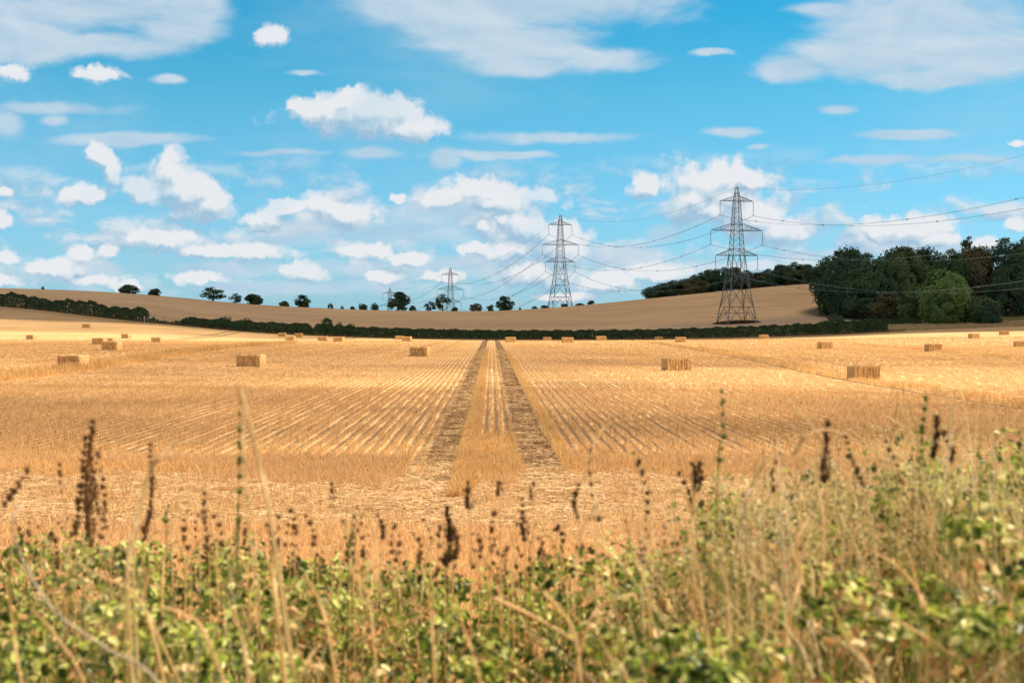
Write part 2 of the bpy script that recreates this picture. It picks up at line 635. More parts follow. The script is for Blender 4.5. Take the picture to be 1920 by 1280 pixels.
def tone_group():
    """straw tone by place in the field: random noise plus painted cloud-shade and sunlit patches"""
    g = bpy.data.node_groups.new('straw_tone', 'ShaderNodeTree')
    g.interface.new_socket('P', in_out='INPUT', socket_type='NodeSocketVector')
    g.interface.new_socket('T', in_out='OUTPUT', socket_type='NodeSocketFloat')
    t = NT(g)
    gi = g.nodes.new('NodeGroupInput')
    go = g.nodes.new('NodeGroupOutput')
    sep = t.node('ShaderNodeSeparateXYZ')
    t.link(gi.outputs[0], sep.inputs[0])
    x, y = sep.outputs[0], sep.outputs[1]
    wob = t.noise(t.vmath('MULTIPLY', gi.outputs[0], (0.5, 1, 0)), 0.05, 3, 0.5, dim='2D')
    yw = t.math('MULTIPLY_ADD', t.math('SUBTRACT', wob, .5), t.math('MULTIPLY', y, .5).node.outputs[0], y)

    def light_patch(cx, cy, rx, ry, amp):
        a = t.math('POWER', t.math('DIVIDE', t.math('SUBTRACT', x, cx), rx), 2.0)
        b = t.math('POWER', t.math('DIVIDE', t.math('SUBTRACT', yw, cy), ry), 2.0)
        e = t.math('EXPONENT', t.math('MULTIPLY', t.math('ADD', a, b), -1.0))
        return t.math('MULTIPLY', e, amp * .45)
    tot = None  # brown cloud-shade bands and brighter sunlit zones, painted into the straw colour
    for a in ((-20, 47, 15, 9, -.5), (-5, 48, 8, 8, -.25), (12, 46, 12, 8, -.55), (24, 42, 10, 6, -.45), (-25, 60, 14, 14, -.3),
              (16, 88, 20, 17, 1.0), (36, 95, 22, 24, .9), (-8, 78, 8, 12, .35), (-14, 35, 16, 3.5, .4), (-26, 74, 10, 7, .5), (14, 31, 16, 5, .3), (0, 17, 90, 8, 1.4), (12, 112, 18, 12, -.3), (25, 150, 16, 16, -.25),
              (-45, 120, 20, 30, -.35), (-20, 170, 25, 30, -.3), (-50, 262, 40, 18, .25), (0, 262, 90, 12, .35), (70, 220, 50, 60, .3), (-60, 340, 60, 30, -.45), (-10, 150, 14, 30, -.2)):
        p = light_patch(*a)
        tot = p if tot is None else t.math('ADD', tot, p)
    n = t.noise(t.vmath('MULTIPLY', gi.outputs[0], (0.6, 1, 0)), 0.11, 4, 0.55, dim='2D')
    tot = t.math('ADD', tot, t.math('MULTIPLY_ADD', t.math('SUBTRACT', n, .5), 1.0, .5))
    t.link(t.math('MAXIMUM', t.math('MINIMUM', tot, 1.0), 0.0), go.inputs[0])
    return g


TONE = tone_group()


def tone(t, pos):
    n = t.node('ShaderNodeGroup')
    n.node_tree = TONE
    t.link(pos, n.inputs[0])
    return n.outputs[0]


def mat_field():
    m, t = new_mat('stubble_ground')
    geo = t.node('ShaderNodeNewGeometry')
    P = geo.outputs['Position']
    sep = t.node('ShaderNodeSeparateXYZ')
    t.link(P, sep.inputs[0])
    y = sep.outputs[1]
    a1 = t.node('ShaderNodeAttribute', attribute_name='row_s')
    s = a1.outputs['Fac']
    a2 = t.node('ShaderNodeAttribute', attribute_name='to_hedge')
    h = a2.outputs['Fac']
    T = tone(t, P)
    # straw litter: many short pale strands over soil
    lit1 = t.noise(t.vmath('MULTIPLY', P, (14, 60, 1)), 1.0, 3, 0.7, 0.6, dim='2D')
    lit2 = t.noise(t.vmath('MULTIPLY', P, (3.5, 6, 1)), 1.0, 5, 0.7, dim='2D')
    farn = t.noise(t.vmath('MULTIPLY', P, (1.1, .35, 1)), 1.0, 5, 0.75, dim='2D')
    sw = t.math('MULTIPLY_ADD', t.math('SUBTRACT', farn, .5), .16, s)
    # rows 0.36 m apart: dark gap between them
    ph = t.math('MULTIPLY', sw, 2 * math.pi / .33)
    rowv = t.math('MULTIPLY_ADD', t.math('COSINE', ph), 0.5, 0.5)         # 1 on a row
    inside = t.math('MULTIPLY', t.ss(s, -27.5, -24), t.ss(s, 20, 24, 1, .35))
    rowfade = t.math('MULTIPLY', inside, t.ss(y, 120, 290, 1.0, 0.25))
    rowfade = t.math('MULTIPLY', rowfade, t.ss(y, 30, 34, 0, 1))
    rowmask = t.math('SUBTRACT', 1.0, t.math('MULTIPLY', t.math('SUBTRACT', 1.0, rowv), rowfade))
    dens = t.math('MULTIPLY_ADD', lit2, .55, t.math('MULTIPLY', lit1, .5))
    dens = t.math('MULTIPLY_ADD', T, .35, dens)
    dens = t.math('MULTIPLY_ADD', rowmask, .30, t.math('SUBTRACT', dens, .36))
    # the tramlines
    def band(c, w, soft=.12):
        d = t.math('ABSOLUTE', t.math('SUBTRACT', sw, c))
        return t.ss(d, w, w + soft, 1, 0)
    tram = None
    for c, w in ((-1.15, .34), (1.15, .34), (22.0, .12), (23.9, .10), (-27, .18), (-28.6, .14), (46, .2), (48, .15), (-50, .2), (-52, .2)):
        b = band(c, w, .30 if w > .3 else .12)
        tram = b if tram is None else t.math('MAXIMUM', tram, b)
    tram = t.math('MULTIPLY', tram, t.ss(y, 31, 36))
    headland = t.math('MULTIPLY', t.ss(y, 21.5, 24), t.ss(y, 30, 33, 1, 0))
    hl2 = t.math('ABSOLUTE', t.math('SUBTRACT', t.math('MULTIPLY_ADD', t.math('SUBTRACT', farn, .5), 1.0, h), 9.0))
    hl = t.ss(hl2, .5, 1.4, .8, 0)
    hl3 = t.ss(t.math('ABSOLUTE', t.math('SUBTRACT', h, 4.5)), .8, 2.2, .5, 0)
    # colours
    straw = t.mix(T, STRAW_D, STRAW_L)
    fine = t.noise(t.vmath('MULTIPLY', P, (1, 1, 0)), 22, 3, 0.8, dim='2D')
    straw = t.mix(t.ss(fine, .35, .7), t.mix(.5, straw, STRAW_D), straw)
    soil = t.mix(lit2, SOIL, (0.26, 0.16, 0.09))
    far = t.ss(y, 60, 150)
    cover = t.math('MAXIMUM', t.ss(dens, .30, .66), t.math('MULTIPLY', far, t.math('MULTIPLY_ADD', rowmask, .5, .36)))
    col = t.mix(cover, soil, straw)
    tr_c = t.mix(t.ss(t.math('MULTIPLY_ADD', lit2, .5, t.math('MULTIPLY', lit1, .6)), .50, .74), (0.13, 0.075, 0.04), (0.48, 0.31, 0.155))
    edge = t.math('ABSOLUTE', t.math('SUBTRACT', t.math('ABSOLUTE', sw), 1.15))
    tr_c = t.mix(t.math('MULTIPLY', t.ss(edge, .12, .34), .55), tr_c, (0.11, 0.068, 0.045))
    col = t.mix(tram, col, tr_c)
    lc = t.mix(t.ss(lit1, .35, .6), (0.48, 0.30, 0.14), (0.80, 0.56, 0.29))
    hp = t.noise(t.vmath('MULTIPLY', P, (.5, 1.2, 1)), .9, 4, .65, dim='2D')
    lc = t.mix(t.ss(hp, .48, .62), lc, (0.27, 0.165, 0.085))
    col = t.mix(t.math('MULTIPLY', headland, .85), col, lc)
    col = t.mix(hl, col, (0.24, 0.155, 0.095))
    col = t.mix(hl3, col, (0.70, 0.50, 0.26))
    # verge beside the hedge
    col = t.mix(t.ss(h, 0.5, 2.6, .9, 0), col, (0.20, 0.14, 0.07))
    # bank near the camera: dark earth and leaf litter
    col = t.mix(t.ss(y, 11.5, 13.5, 1, 0), col, (0.07, 0.055, 0.03))
    bump = t.node('ShaderNodeBump')
    bump.inputs['Strength'].default_value = 0.8
    bump.inputs['Distance'].default_value = 0.06
    hh = t.math('ADD', t.math('MULTIPLY', lit1, .4), t.math('MULTIPLY', rowmask, 1.0))
    hh = t.math('MULTIPLY_ADD', fine, .5, hh)
    t.link(hh, bump.inputs['Height'])
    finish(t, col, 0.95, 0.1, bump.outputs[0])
    return m


def mat_hill():
    m, t = new_mat('hill_ground')
    geo = t.node('ShaderNodeNewGeometry')
    P = geo.outputs['Position']
    sep = t.node('ShaderNodeSeparateXYZ')
    t.link(P, sep.inputs[0])
    x, y, z = sep.outputs
    a2 = t.node('ShaderNodeAttribute', attribute_name='to_hedge')
    h = t.math('MULTIPLY', a2.outputs['Fac'], -1.0)
    # drill lines following the contour
    n1 = t.noise(t.vmath('MULTIPLY', P, (.02, .16, .5)), 1.0, 5, 0.65, 0.2)
    n2 = t.noise(t.vmath('MULTIPLY', P, (.08, .8, 1)), 1.0, 5, 0.7)
    n3 = t.noise(P, .012, 3, 0.5)
    n4 = t.noise(P, 1.6, 4, 0.8)
    f = t.math('MULTIPLY_ADD', n1, .6, t.math('MULTIPLY', n2, .35))
    f = t.math('MULTIPLY_ADD', n3, .35, t.math('MULTIPLY_ADD', n4, .25, t.math('SUBTRACT', f, .28)))
    col = t.mix(t.ss(f, .25, .72), HILL_D, HILL_L)
    # trampled earth round the first pylon, rough grass round its feet
    def spot(cx, cy, rx, ry):
        a = t.math('POWER', t.math('DIVIDE', t.math('SUBTRACT', x, cx), rx), 2.0)
        b = t.math('POWER', t.math('DIVIDE', t.math('SUBTRACT', y, cy), ry), 2.0)
        return t.math('MULTIPLY_ADD', t.math('SUBTRACT', n4, .5), .5, t.math('ADD', a, b))
    col = t.mix(t.ss(spot(74, 424, 34, 14), .6, 1.2, .6, 0), col, (0.44, 0.36, 0.28))
    # dark rough grass at the foot of the wood
    gm = t.ss(spot(128, 452, 36, 50), .75, 1.1, 1, 0)
    col = t.mix(gm, col, t.mix(n2, (0.055, 0.05, 0.022), (0.13, 0.10, 0.05)))
    # pale dry grass margin right of the hedge, green pasture beyond it
    right = t.ss(t.math('SUBTRACT', x, t.math('MULTIPLY', y, .262)), -3, 1)
    pale = t.math('MULTIPLY', right, t.ss(h, 30, 42, 1, 0))
    col = t.mix(pale, col, t.mix(n2, (0.42, 0.33, 0.18), (0.66, 0.52, 0.30)))
    past = t.math('MULTIPLY', right, t.ss(h, 36, 44, 0, 1))
    col = t.mix(past, col, t.mix(n2, (0.13, 0.12, 0.05), (0.22, 0.19, 0.08)))
    # thin verge behind the hedge
    col = t.mix(t.ss(h, 1, 3.5, .8, 0), col, (0.16, 0.12, 0.06))
    bump = t.node('ShaderNodeBump')
    bump.inputs['Strength'].default_value = 0.5
    bump.inputs['Distance'].default_value = 0.3
    t.link(n2, bump.inputs['Height'])
    finish(t, col, 0.95, 0.1, bump.outputs[0])
    return m


HILL_D = (0.53, 0.34, 0.175)
HILL_L = (0.87, 0.59, 0.32)


def mat_straw(name, dark, light, trans=0.4):
    m, t = new_mat(name)
    geo = t.node('ShaderNodeNewGeometry')
    P = geo.outputs['Position']
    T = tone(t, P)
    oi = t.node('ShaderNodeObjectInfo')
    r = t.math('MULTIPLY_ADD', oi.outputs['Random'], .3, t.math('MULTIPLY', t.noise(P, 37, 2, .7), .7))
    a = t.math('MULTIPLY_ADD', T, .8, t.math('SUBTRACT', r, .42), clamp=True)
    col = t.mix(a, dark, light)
    isl = t.node('ShaderNodeNewGeometry').outputs['Random Per Island']
    col = t.mix(t.ss(isl, .0, .38, .75, 0), col, (0.20, 0.115, 0.05))
    col = t.mix(t.ss(isl, .75, 1, 0, .16), col, (1.0, 0.84, 0.58))
    finish(t, col, 0.7, 0.3, None, trans)
    return m


def mat_simple(name, col, col2=None, scale=5, rough=.8, spec=.3, trans=None, bump=0, metal=0, stretch=(1, 1, 1), tboost=1.0):
    m, t = new_mat(name)
    tc = t.node('ShaderNodeTexCoord')
    P = t.vmath('MULTIPLY', tc.outputs['Object'], stretch)
    c = col
    n = t.noise(P, scale, 4, 0.65)
    if col2 is not None:
        c = t.mix(t.ss(n, .3, .7), col, col2)
    nr = None
    if bump:
        b = t.node('ShaderNodeBump')
        b.inputs['Strength'].default_value = bump
        t.link(n, b.inputs['Height'])
        nr = b.outputs[0]
    p = finish(t, c, rough, spec, nr, trans)
    p.inputs['Metallic'].default_value = metal
    return m


def mat_foliage(name, cols, scale=.35, trans=.2, fine=2.2):
    cols = [tuple(min(1, v * 2.05) for v in c) for c in cols]
    """crown leaves: clumps of differing green, each leaf a little different"""
    m, t = new_mat(name)
    geo = t.node('ShaderNodeNewGeometry')
    oi = t.node('ShaderNodeObjectInfo')
    tc = t.node('ShaderNodeTexCoord')
    P = tc.outputs['Object']
    off = t.vmath('SCALE', (1, 1, 1))
    off.node.inputs['Scale'].default_value = 1
    t.link(t.math('MULTIPLY', oi.outputs['Random'], 50), off.node.inputs['Scale'])
    Pp = t.vmath('ADD', P, off)
    n = t.noise(Pp, scale, 3, 0.6)
    n2 = t.noise(Pp, fine, 2, 0.7)
    isl = geo.outputs['Random Per Island']
    f = t.math('MULTIPLY_ADD', n, .9, t.math('MULTIPLY', n2, .35))
    f = t.math('MULTIPLY_ADD', isl, .25, t.math('SUBTRACT', f, .22))
    f = t.math('MULTIPLY_ADD', oi.outputs['Random'], .25, t.math('SUBTRACT', f, .10), clamp=True)
    k = len(cols)
    col = t.ramp(f, [(i / (k - 1), c) for i, c in enumerate(cols)])
    finish(t, col, 0.65, 0.25, None, trans)
    return m


M['field'] = mat_field()
M['hill'] = mat_hill()
M['straw'] = mat_straw('stubble_straw', (0.58, 0.36, 0.16), (0.97, 0.68, 0.36))
M['straw_gold'] = mat_straw('golden_straw', (0.60, 0.37, 0.14), (0.96, 0.66, 0.30))
M['litter'] = mat_simple('straw_litter', (0.48, 0.30, 0.14), (0.95, 0.72, 0.42), 3, .7, .3, .2)
M['litter_dark'] = mat_simple('weathered_litter', (0.12, 0.068, 0.035), (0.48, 0.30, 0.14), 6, .8, .2, .1)
M['steel'] = mat_simple('galvanised_steel', (0.10, 0.14, 0.165), (0.17, 0.22, 0.25), 1.5, .55, .5, metal=.3)
M['wire'] = mat_simple('conductor_wire', (0.10, 0.20, 0.25), None, 1, .5, .5)
M['glass_insulator'] = mat_simple('insulator', (0.10, 0.15, 0.17), (0.15, 0.21, 0.23), 3, .25, .5)
M['bark'] = mat_simple('bark', (0.05, 0.04, 0.03), (0.10, 0.08, 0.06), 1.5, .95, .1, bump=.4, stretch=(3, 3, .6))
M['oak'] = mat_foliage('oak_leaves', [(0.015, 0.034, 0.022), (0.030, 0.067, 0.032), (0.055, 0.101, 0.043)])
M['dark_tree'] = mat_foliage('dark_leaves', [(0.014, 0.032, 0.024), (0.025, 0.057, 0.034), (0.043, 0.083, 0.041)])
M['olive_tree'] = mat_foliage('olive_leaves', [(0.025, 0.041, 0.022), (0.051, 0.081, 0.036), (0.081, 0.113, 0.048)])
M['rusty_tree'] = mat_foliage('rusty_leaves', [(0.030, 0.034, 0.022), (0.060, 0.064, 0.034), (0.081, 0.086, 0.043)])
M['light_tree'] = mat_foliage('ash_leaves', [(0.028, 0.058, 0.022), (0.062, 0.115, 0.038), (0.105, 0.175, 0.055)])
M['hedge'] = mat_foliage('hedge_leaves', [(0.014, 0.030, 0.017), (0.025, 0.053, 0.024), (0.043, 0.076, 0.034)], 1.2)
M['hedge_light'] = mat_foliage('hedge_leaves_light', [(0.025, 0.052, 0.022), (0.047, 0.092, 0.034), (0.076, 0.132, 0.048)], 1.2)

build_ground()


# ------------------------------------------------------------------ stubble: instanced straw on drilled rows
def source(name, me, mat):
    """a straw clump kept outside the scene, scattered only by the stuff objects"""
    me.materials.append(mat)
    return bpy.data.objects.new(name, me)


def blades(n, lx, ly, h, w, rng, lean=.25, hvar=.35):
    c = np.stack([rng.uniform(-lx / 2, lx / 2, n), rng.uniform(-ly / 2, ly / 2, n), np.zeros(n)], -1)
    hh = h * (1 - hvar + 2 * hvar * rng.random(n))
    ang = rng.random(n) * 2 * math.pi
    tip = c + np.stack([rng.normal(0, lean, n) * hh, rng.normal(0, lean, n) * hh, hh], -1)
    sd = np.stack([np.cos(ang), np.sin(ang), np.zeros(n)], -1) * (w / 2)
    V = np.stack([c - sd, c + sd, tip + sd * .8, tip - sd * .8], 1).reshape(-1, 3)
    Q = np.arange(4 * n).reshape(n, 4)
    return V, Q


def lying(n, r, l, w, rng, zmax=.05, ax=None):
    c = np.stack([rng.normal(0, r * .5, n), rng.normal(0, r * .5, n), rng.random(n) * zmax], -1)
    ang = rng.random(n) * math.pi * 2 if ax is None else rng.normal(ax, .45, n)
    d = np.stack([np.cos(ang), np.sin(ang), rng.normal(0, .12, n)], -1) * (l * (.5 + rng.random(n)))[:, None] / 2
    sd = np.stack([-np.sin(ang), np.cos(ang), rng.normal(0, .5, n)], -1) * (w / 2)
    V = np.stack([c - d - sd, c - d + sd, c + d + sd, c + d - sd], 1)
    V[:, :, 2] = np.maximum(V[:, :, 2], 0.003)
    return V.reshape(-1, 3), np.arange(4 * n).reshape(n, 4)


def scatter(name, pts, rots, scl, sources, label, cat='stubble'):
    col = bpy.data.collections.new(name + '_source')
    for s_ in sources:
        col.objects.link(s_)
    me = bpy.data.meshes.new(name)
    me.vertices.add(len(pts))
    me.vertices.foreach_set('co', np.asarray(pts, dtype=np.float32).ravel())
    a = me.attributes.new('rot', 'FLOAT_VECTOR', 'POINT')
    a.data.foreach_set('vector', np.asarray(rots, dtype=np.float32).ravel())
    a = me.attributes.new('scl', 'FLOAT_VECTOR', 'POINT')
    a.data.foreach_set('vector', np.asarray(scl, dtype=np.float32).ravel())
    o = link(name, me)
    tag(o, label, cat, kind='stuff')
    g = bpy.data.node_groups.new(name + '_nodes', 'GeometryNodeTree')
    g.interface.new_socket('Geometry', in_out='INPUT', socket_type='NodeSocketGeometry')
    g.interface.new_socket('Geometry', in_out='OUTPUT', socket_type='NodeSocketGeometry')
    n = g.nodes
    gi, go = n.new('NodeGroupInput'), n.new('NodeGroupOutput')
    ci = n.new('GeometryNodeCollectionInfo')
    ci.inputs['Collection'].default_value = col
    ci.inputs['Separate Children'].default_value = True
    ci.inputs['Reset Children'].default_value = True
    ip = n.new('GeometryNodeInstanceOnPoints')
    ip.inputs['Pick Instance'].default_value = True
    r = n.new('GeometryNodeInputNamedAttribute'); r.data_type = 'FLOAT_VECTOR'; r.inputs[0].default_value = 'rot'
    s_ = n.new('GeometryNodeInputNamedAttribute'); s_.data_type = 'FLOAT_VECTOR'; s_.inputs[0].default_value = 'scl'
    l = g.links
    l.new(gi.outputs[0], ip.inputs['Points'])
    l.new(ci.outputs[0], ip.inputs['Instance'])
    l.new(r.outputs[0], ip.inputs['Rotation'])
    l.new(s_.outputs[0], ip.inputs['Scale'])
    l.new(ip.outputs[0], go.inputs[0])
    md = o.modifiers.new('scatter', 'NODES')
    md.node_group = g
    return o


def flat_dir(y):
    return math.atan(.0146)


TRAMS = ((-1.15, .50), (1.15, .50), (22.0, .3), (23.9, .28), (-27, .45), (-28.6, .4), (46, .45), (48, .4))


def in_tram(s):
    m = np.zeros(len(s), bool)
    for c, w in TRAMS:
        m |= np.abs(s - c) < w
    return m


def rows_of(y0, y1, step, pitch, umax, jx, jy, rng):
    P = []
    ks = np.arange(int(-umax * (y1 + 10) / pitch) - 1, int(umax * (y1 + 10) / pitch) + 2)
    for k in ks:
        s = k * pitch
        ya = max(y0, (abs(s) / umax - 4) * .75)
        if ya >= y1:
            continue
        yy = np.arange(ya, y1, step)
        yy = yy + rng.uniform(-jy, jy, len(yy))
        ss_ = s + rng.normal(0, jx, len(yy))
        P.append(np.stack([ss_, yy], -1))
    P = np.concatenate(P)
    x = x_of(P[:, 0], P[:, 1])
    ok = np.abs(x) < umax * P[:, 1] + 3
    return x[ok], P[ok, 1], P[ok, 0]


def build_stubble():
    rng = RNG
    pitch = .33
    # near: rows of individual stalks from 31 m to 70 m
    src = []
    for i in range(6):
        V, Q = blades(52, .12, .62, .11, .0085, rng, .16)
        src.append(source('straw_clump', mesh_np('straw_clump', V, Q), M['straw']))
    x, y, s = rows_of(30.6, 72, .58, pitch, .50, .012, .12, rng)
    x = x + .035 * np.sin(y * .9 + s * 5) + .03 * np.sin(y * .31 + s * 9)
    ok = ~in_tram(s) & (rng.random(len(x)) > .05 + .10 * (np.sin(y * .7 + s * 3) * np.sin(y * .23 - s * 1.7) > .3))
    # side areas beyond the first tramlines carry no visible rows: shake them
    side = (s > 21) | (s < -26)
    x = x + np.where(side, rng.uniform(-.18, .18, len(x)), 0)
    x, y, s = x[ok], y[ok], s[ok]
    n = len(x)
    p = np.stack([x, y, gz(x, y)], -1)
    rot = np.stack([np.zeros(n), np.zeros(n), .0146 + rng.integers(0, 2, n) * math.pi + rng.normal(0, .05, n)], -1)
    rk = np.random.default_rng(3).uniform(.55, 1.3, 4000)
    kk = np.rint(s / pitch).astype(int)
    hs = rng.uniform(.75, 1.15, n) * (1 + .25 * (1 - sstep(y + 1.5 * np.sin(s * 1.1), 33, 41))) * rk[kk % 4000]
    scatter('stubble', p, rot, np.stack([np.ones(n), np.ones(n), hs], -1), src, 'cut straw stubble standing in drilled rows across the middle of the field')
    # far rows
    src = []
    for i in range(5):
        V, Q = blades(34, .11, 1.3, .085, .018, rng, .16)
        src.append(source('far_straw_clump', mesh_np('far_straw_clump', V, Q), M['straw']))
    x, y, s = rows_of(71, 285, 1.25, pitch, .42, .014, .4, rng)
    ok = ~in_tram(s) & (rng.random(len(x)) > .10 + .35 * sstep(y, 120, 280))
    side = (s > 21) | (s < -26)
    x = x + np.where(side, rng.uniform(-.18, .18, len(x)), 0)
    x, y, s = x[ok], y[ok], s[ok]
    n = len(x)
    hf = rk[np.rint(s / pitch).astype(int) % 4000] * rng.uniform(.7, 1.15, n)
    p = np.stack([x, y, gz(x, y)], -1)
    rot = np.stack([np.zeros(n), np.zeros(n), .0146 + rng.integers(0, 2, n) * math.pi + rng.normal(0, .05, n)], -1)
    scatter('far_stubble', p, rot, np.stack([np.ones(n), np.ones(n), hf], -1), src, 'straw stubble rows fading towards the dark hedge')
    # headland: stalks without rows, 12.5 m to 33 m, thin between 21 and 30 m where it was driven flat
    src = []
    for i in range(5):
        V, Q = blades(42, .42, .42, .165, .0066, rng, .32)
        src.append(source('headland_clump', mesh_np('headland_clump', V, Q), M['straw']))
    N = 26000
    y = np.sqrt(rng.uniform(12.5 ** 2, 34 ** 2, N))
    x = rng.uniform(-.5, .5, N) * (y + 2)
    flat = np.minimum(sstep(y, 21, 23.5), 1 - sstep(y, 29.5 + 1.5 * np.sin(x * .5), 32.0 + 1.5 * np.sin(x * .5)))
    s = s_of(x, y)
    trk = (np.abs(np.abs(s) - 1.3) < .8) & (y > 24)
    keep = rng.random(N) > np.where(trk, .99, np.where((np.abs(s) < .55) & (y > 29), .55, flat * .93))
    x, y = x[keep], y[keep]
    n = len(x)
    p = np.stack([x, y, gz(x, y)], -1)
    rot = np.stack([np.zeros(n), np.zeros(n), rng.random(n) * 6.28], -1)
    hs = rng.uniform(.7, 1.2, n) * (1 - .25 * (y < 22))
    scatter('headland_stubble', p, rot, np.stack([np.ones(n), np.ones(n), hs], -1), src, 'pale upright stubble on the headland between hedge bank and flattened straw')
    # golden stubble strip between the wheelings and along the headland edge, taller
    src = []
    for i in range(4):
        V, Q = blades(34, .22, .32, .165, .0085, rng, .28)
        src.append(source('golden_clump', mesh_np('golden_clump', V, Q), M['straw_gold']))
    N = 2600
    y = rng.uniform(27, 190, N) ** 1.0
    y = 27 + (y - 27) * rng.random(N) ** .8
    s = -.60 + rng.normal(0, .045, N)
    x = x_of(s, y)
    N2 = 1500
    s2 = rng.uniform(-.6, .62, N2)
    y2 = 31.3 - 2.6 * sstep(-s2, .1, .6) + np.abs(rng.normal(0, 1.6, N2)) - 1.2 + rng.random(N2) ** 1.6 * 14
    k2 = rng.random(N2) < .45 * (1 - sstep(y2, 33, 44))
    N3 = 2200
    s3 = rng.uniform(-22, 22, N3)
    y3 = 31.2 + .8 * np.sin(s3 * .9) + .5 * np.sin(s3 * 2.3 + 1) + np.abs(rng.normal(0, 2.6, N3)) * (1 + .35 * np.sin(s3 * .5 + 2))
    k3 = (np.abs(s3) > 1.9)
    N4 = 700
    y4 = rng.uniform(31, 150, N4)
    s4 = 1.78 + rng.normal(0, .05, N4)
    x = np.concatenate([x, x_of(s2, y2)[k2], x_of(s3, y3)[k3], x_of(s4, y4)])
    y = np.concatenate([y, y2[k2], y3[k3], y4])
    n = len(x)
    p = np.stack([x, y, gz(x, y)], -1)
    rot = np.stack([np.zeros(n), np.zeros(n), rng.random(n) * 6.28], -1)
    scatter('golden_stubble', p, rot, np.stack([np.ones(n), np.ones(n), rng.uniform(.6, 1.1, n)], -1), src, 'taller golden stubble along the wheel tracks and headland edge')
    # standing straw missed by the combine, on the side tramlines
    src = []
    for i in range(4):
        V, Q = blades(26, .5, .8, .34, .018, rng, .25, .5)
        src.append(source('tall_clump', mesh_np('tall_clump', V, Q), M['straw_gold']))
    P = []
    for c, n_, ya, yb, sc in ((-27.2, 620, 60, 250, 1.25), (-26.4, 260, 60, 140, 1.0), (22.55, 520, 55, 250, .75), (24.3, 260, 55, 200, .6), (47, 300, 110, 240, .7), (-28.9, 150, 60, 200, .8)):
        yy = rng.uniform(ya, yb, n_)
        P.append(np.stack([x_of(c + rng.normal(0, .16, n_), yy), yy, rng.uniform(.5, 1.1, n_) * sc], -1))
    P = np.concatenate(P)
    n = len(P)
    p = np.stack([P[:, 0], P[:, 1], gz(P[:, 0], P[:, 1])], -1)
    rot = np.stack([np.zeros(n), np.zeros(n), rng.random(n) * 6.28], -1)
    scatter('standing_straw', p, rot, np.stack([np.ones(n), np.ones(n), P[:, 2]], -1), src, 'ragged standing straw left along the side tramlines beside the bales')
    # litter: loose straw lying flat
    src = []
    for i in range(5):
        V, Q = lying(46, .5, .30, .010, rng)
        src.append(source('litter_patch', mesh_np('litter_patch', V, Q), M['litter']))
    N = 9000
    y = rng.uniform(17, 33.5, N)
    x = rng.uniform(-.5, .5, N) * (y + 2)
    prob = np.where((y > 21.5) & (y < 31.5), 1, .3)
    k = (rng.random(N) < prob) & ~((np.sin(x * .9 + y * .8) * np.sin(x * .37 - y * 1.3) > .35) & (rng.random(N) < .7))
    x, y = x[k], y[k]
    n = len(x)
    p = np.stack([x, y, gz(x, y) + .004], -1)
    rot = np.stack([np.zeros(n), np.zeros(n), rng.random(n) * 6.28], -1)
    scatter('straw_litter', p, rot, np.stack([rng.uniform(.7, 1.4, n)] * 3, -1), src, 'flattened pale straw lying across the headland', 'straw')
    src = []
    for i in range(5):
        V, Q = lying(46, .30, .15, .008, rng, .04)
        src.append(source('track_litter', mesh_np('track_litter', V, Q), M['litter_dark'] if i < 3 else M['litter']))
    N = 3000
    y = 30 + 150 * rng.random(N) ** 2.2
    sd = np.where(rng.random(N) < .5, -1, 1)
    s = sd * 1.15 + rng.normal(0, .20, N)
    x = x_of(s, y)
    p = np.stack([x, y, gz(x, y) + .004], -1)
    rot = np.stack([np.zeros(N), np.zeros(N), rng.random(N) * 6.28], -1)
    scatter('track_straw', p, rot, np.stack([rng.uniform(.7, 1.3, N)] * 3, -1), src, 'brown trodden straw lying in the two wheel tracks', 'straw')


build_stubble()


# ------------------------------------------------------------------ straw bales
def bale_material():
    m, t = new_mat('baled_straw')
    tc = t.node('ShaderNodeTexCoord')
    P = tc.outputs['Object']
    st = t.noise(t.vmath('MULTIPLY', P, (6, 6, 9)), 4, 4, .75)
    fl = t.noise(t.vmath('MULTIPLY', P, (9, .6, 1.6)), 1.3, 3, .6)
    f = t.math('MULTIPLY_ADD', st, .6, t.math('MULTIPLY', fl, .5))
    col = t.mix(t.ss(f, .38, .70), (0.44, 0.27, 0.11), (0.95, 0.68, 0.35))
    b = t.node('ShaderNodeBump')
    b.inputs['Strength'].default_value = .9
    b.inputs['Distance'].default_value = .05
    t.link(t.noise(P, 28, 3, .8), b.inputs['Height'])
    finish(t, col, .85, .2, b.outputs[0])
    return m


M['bale'] = bale_material()
M['twine'] = mat_simple('twine', (0.45, 0.30, 0.12), None, 4, .7, .3)
BL, BW, BH = 1.85, 1.2, .92


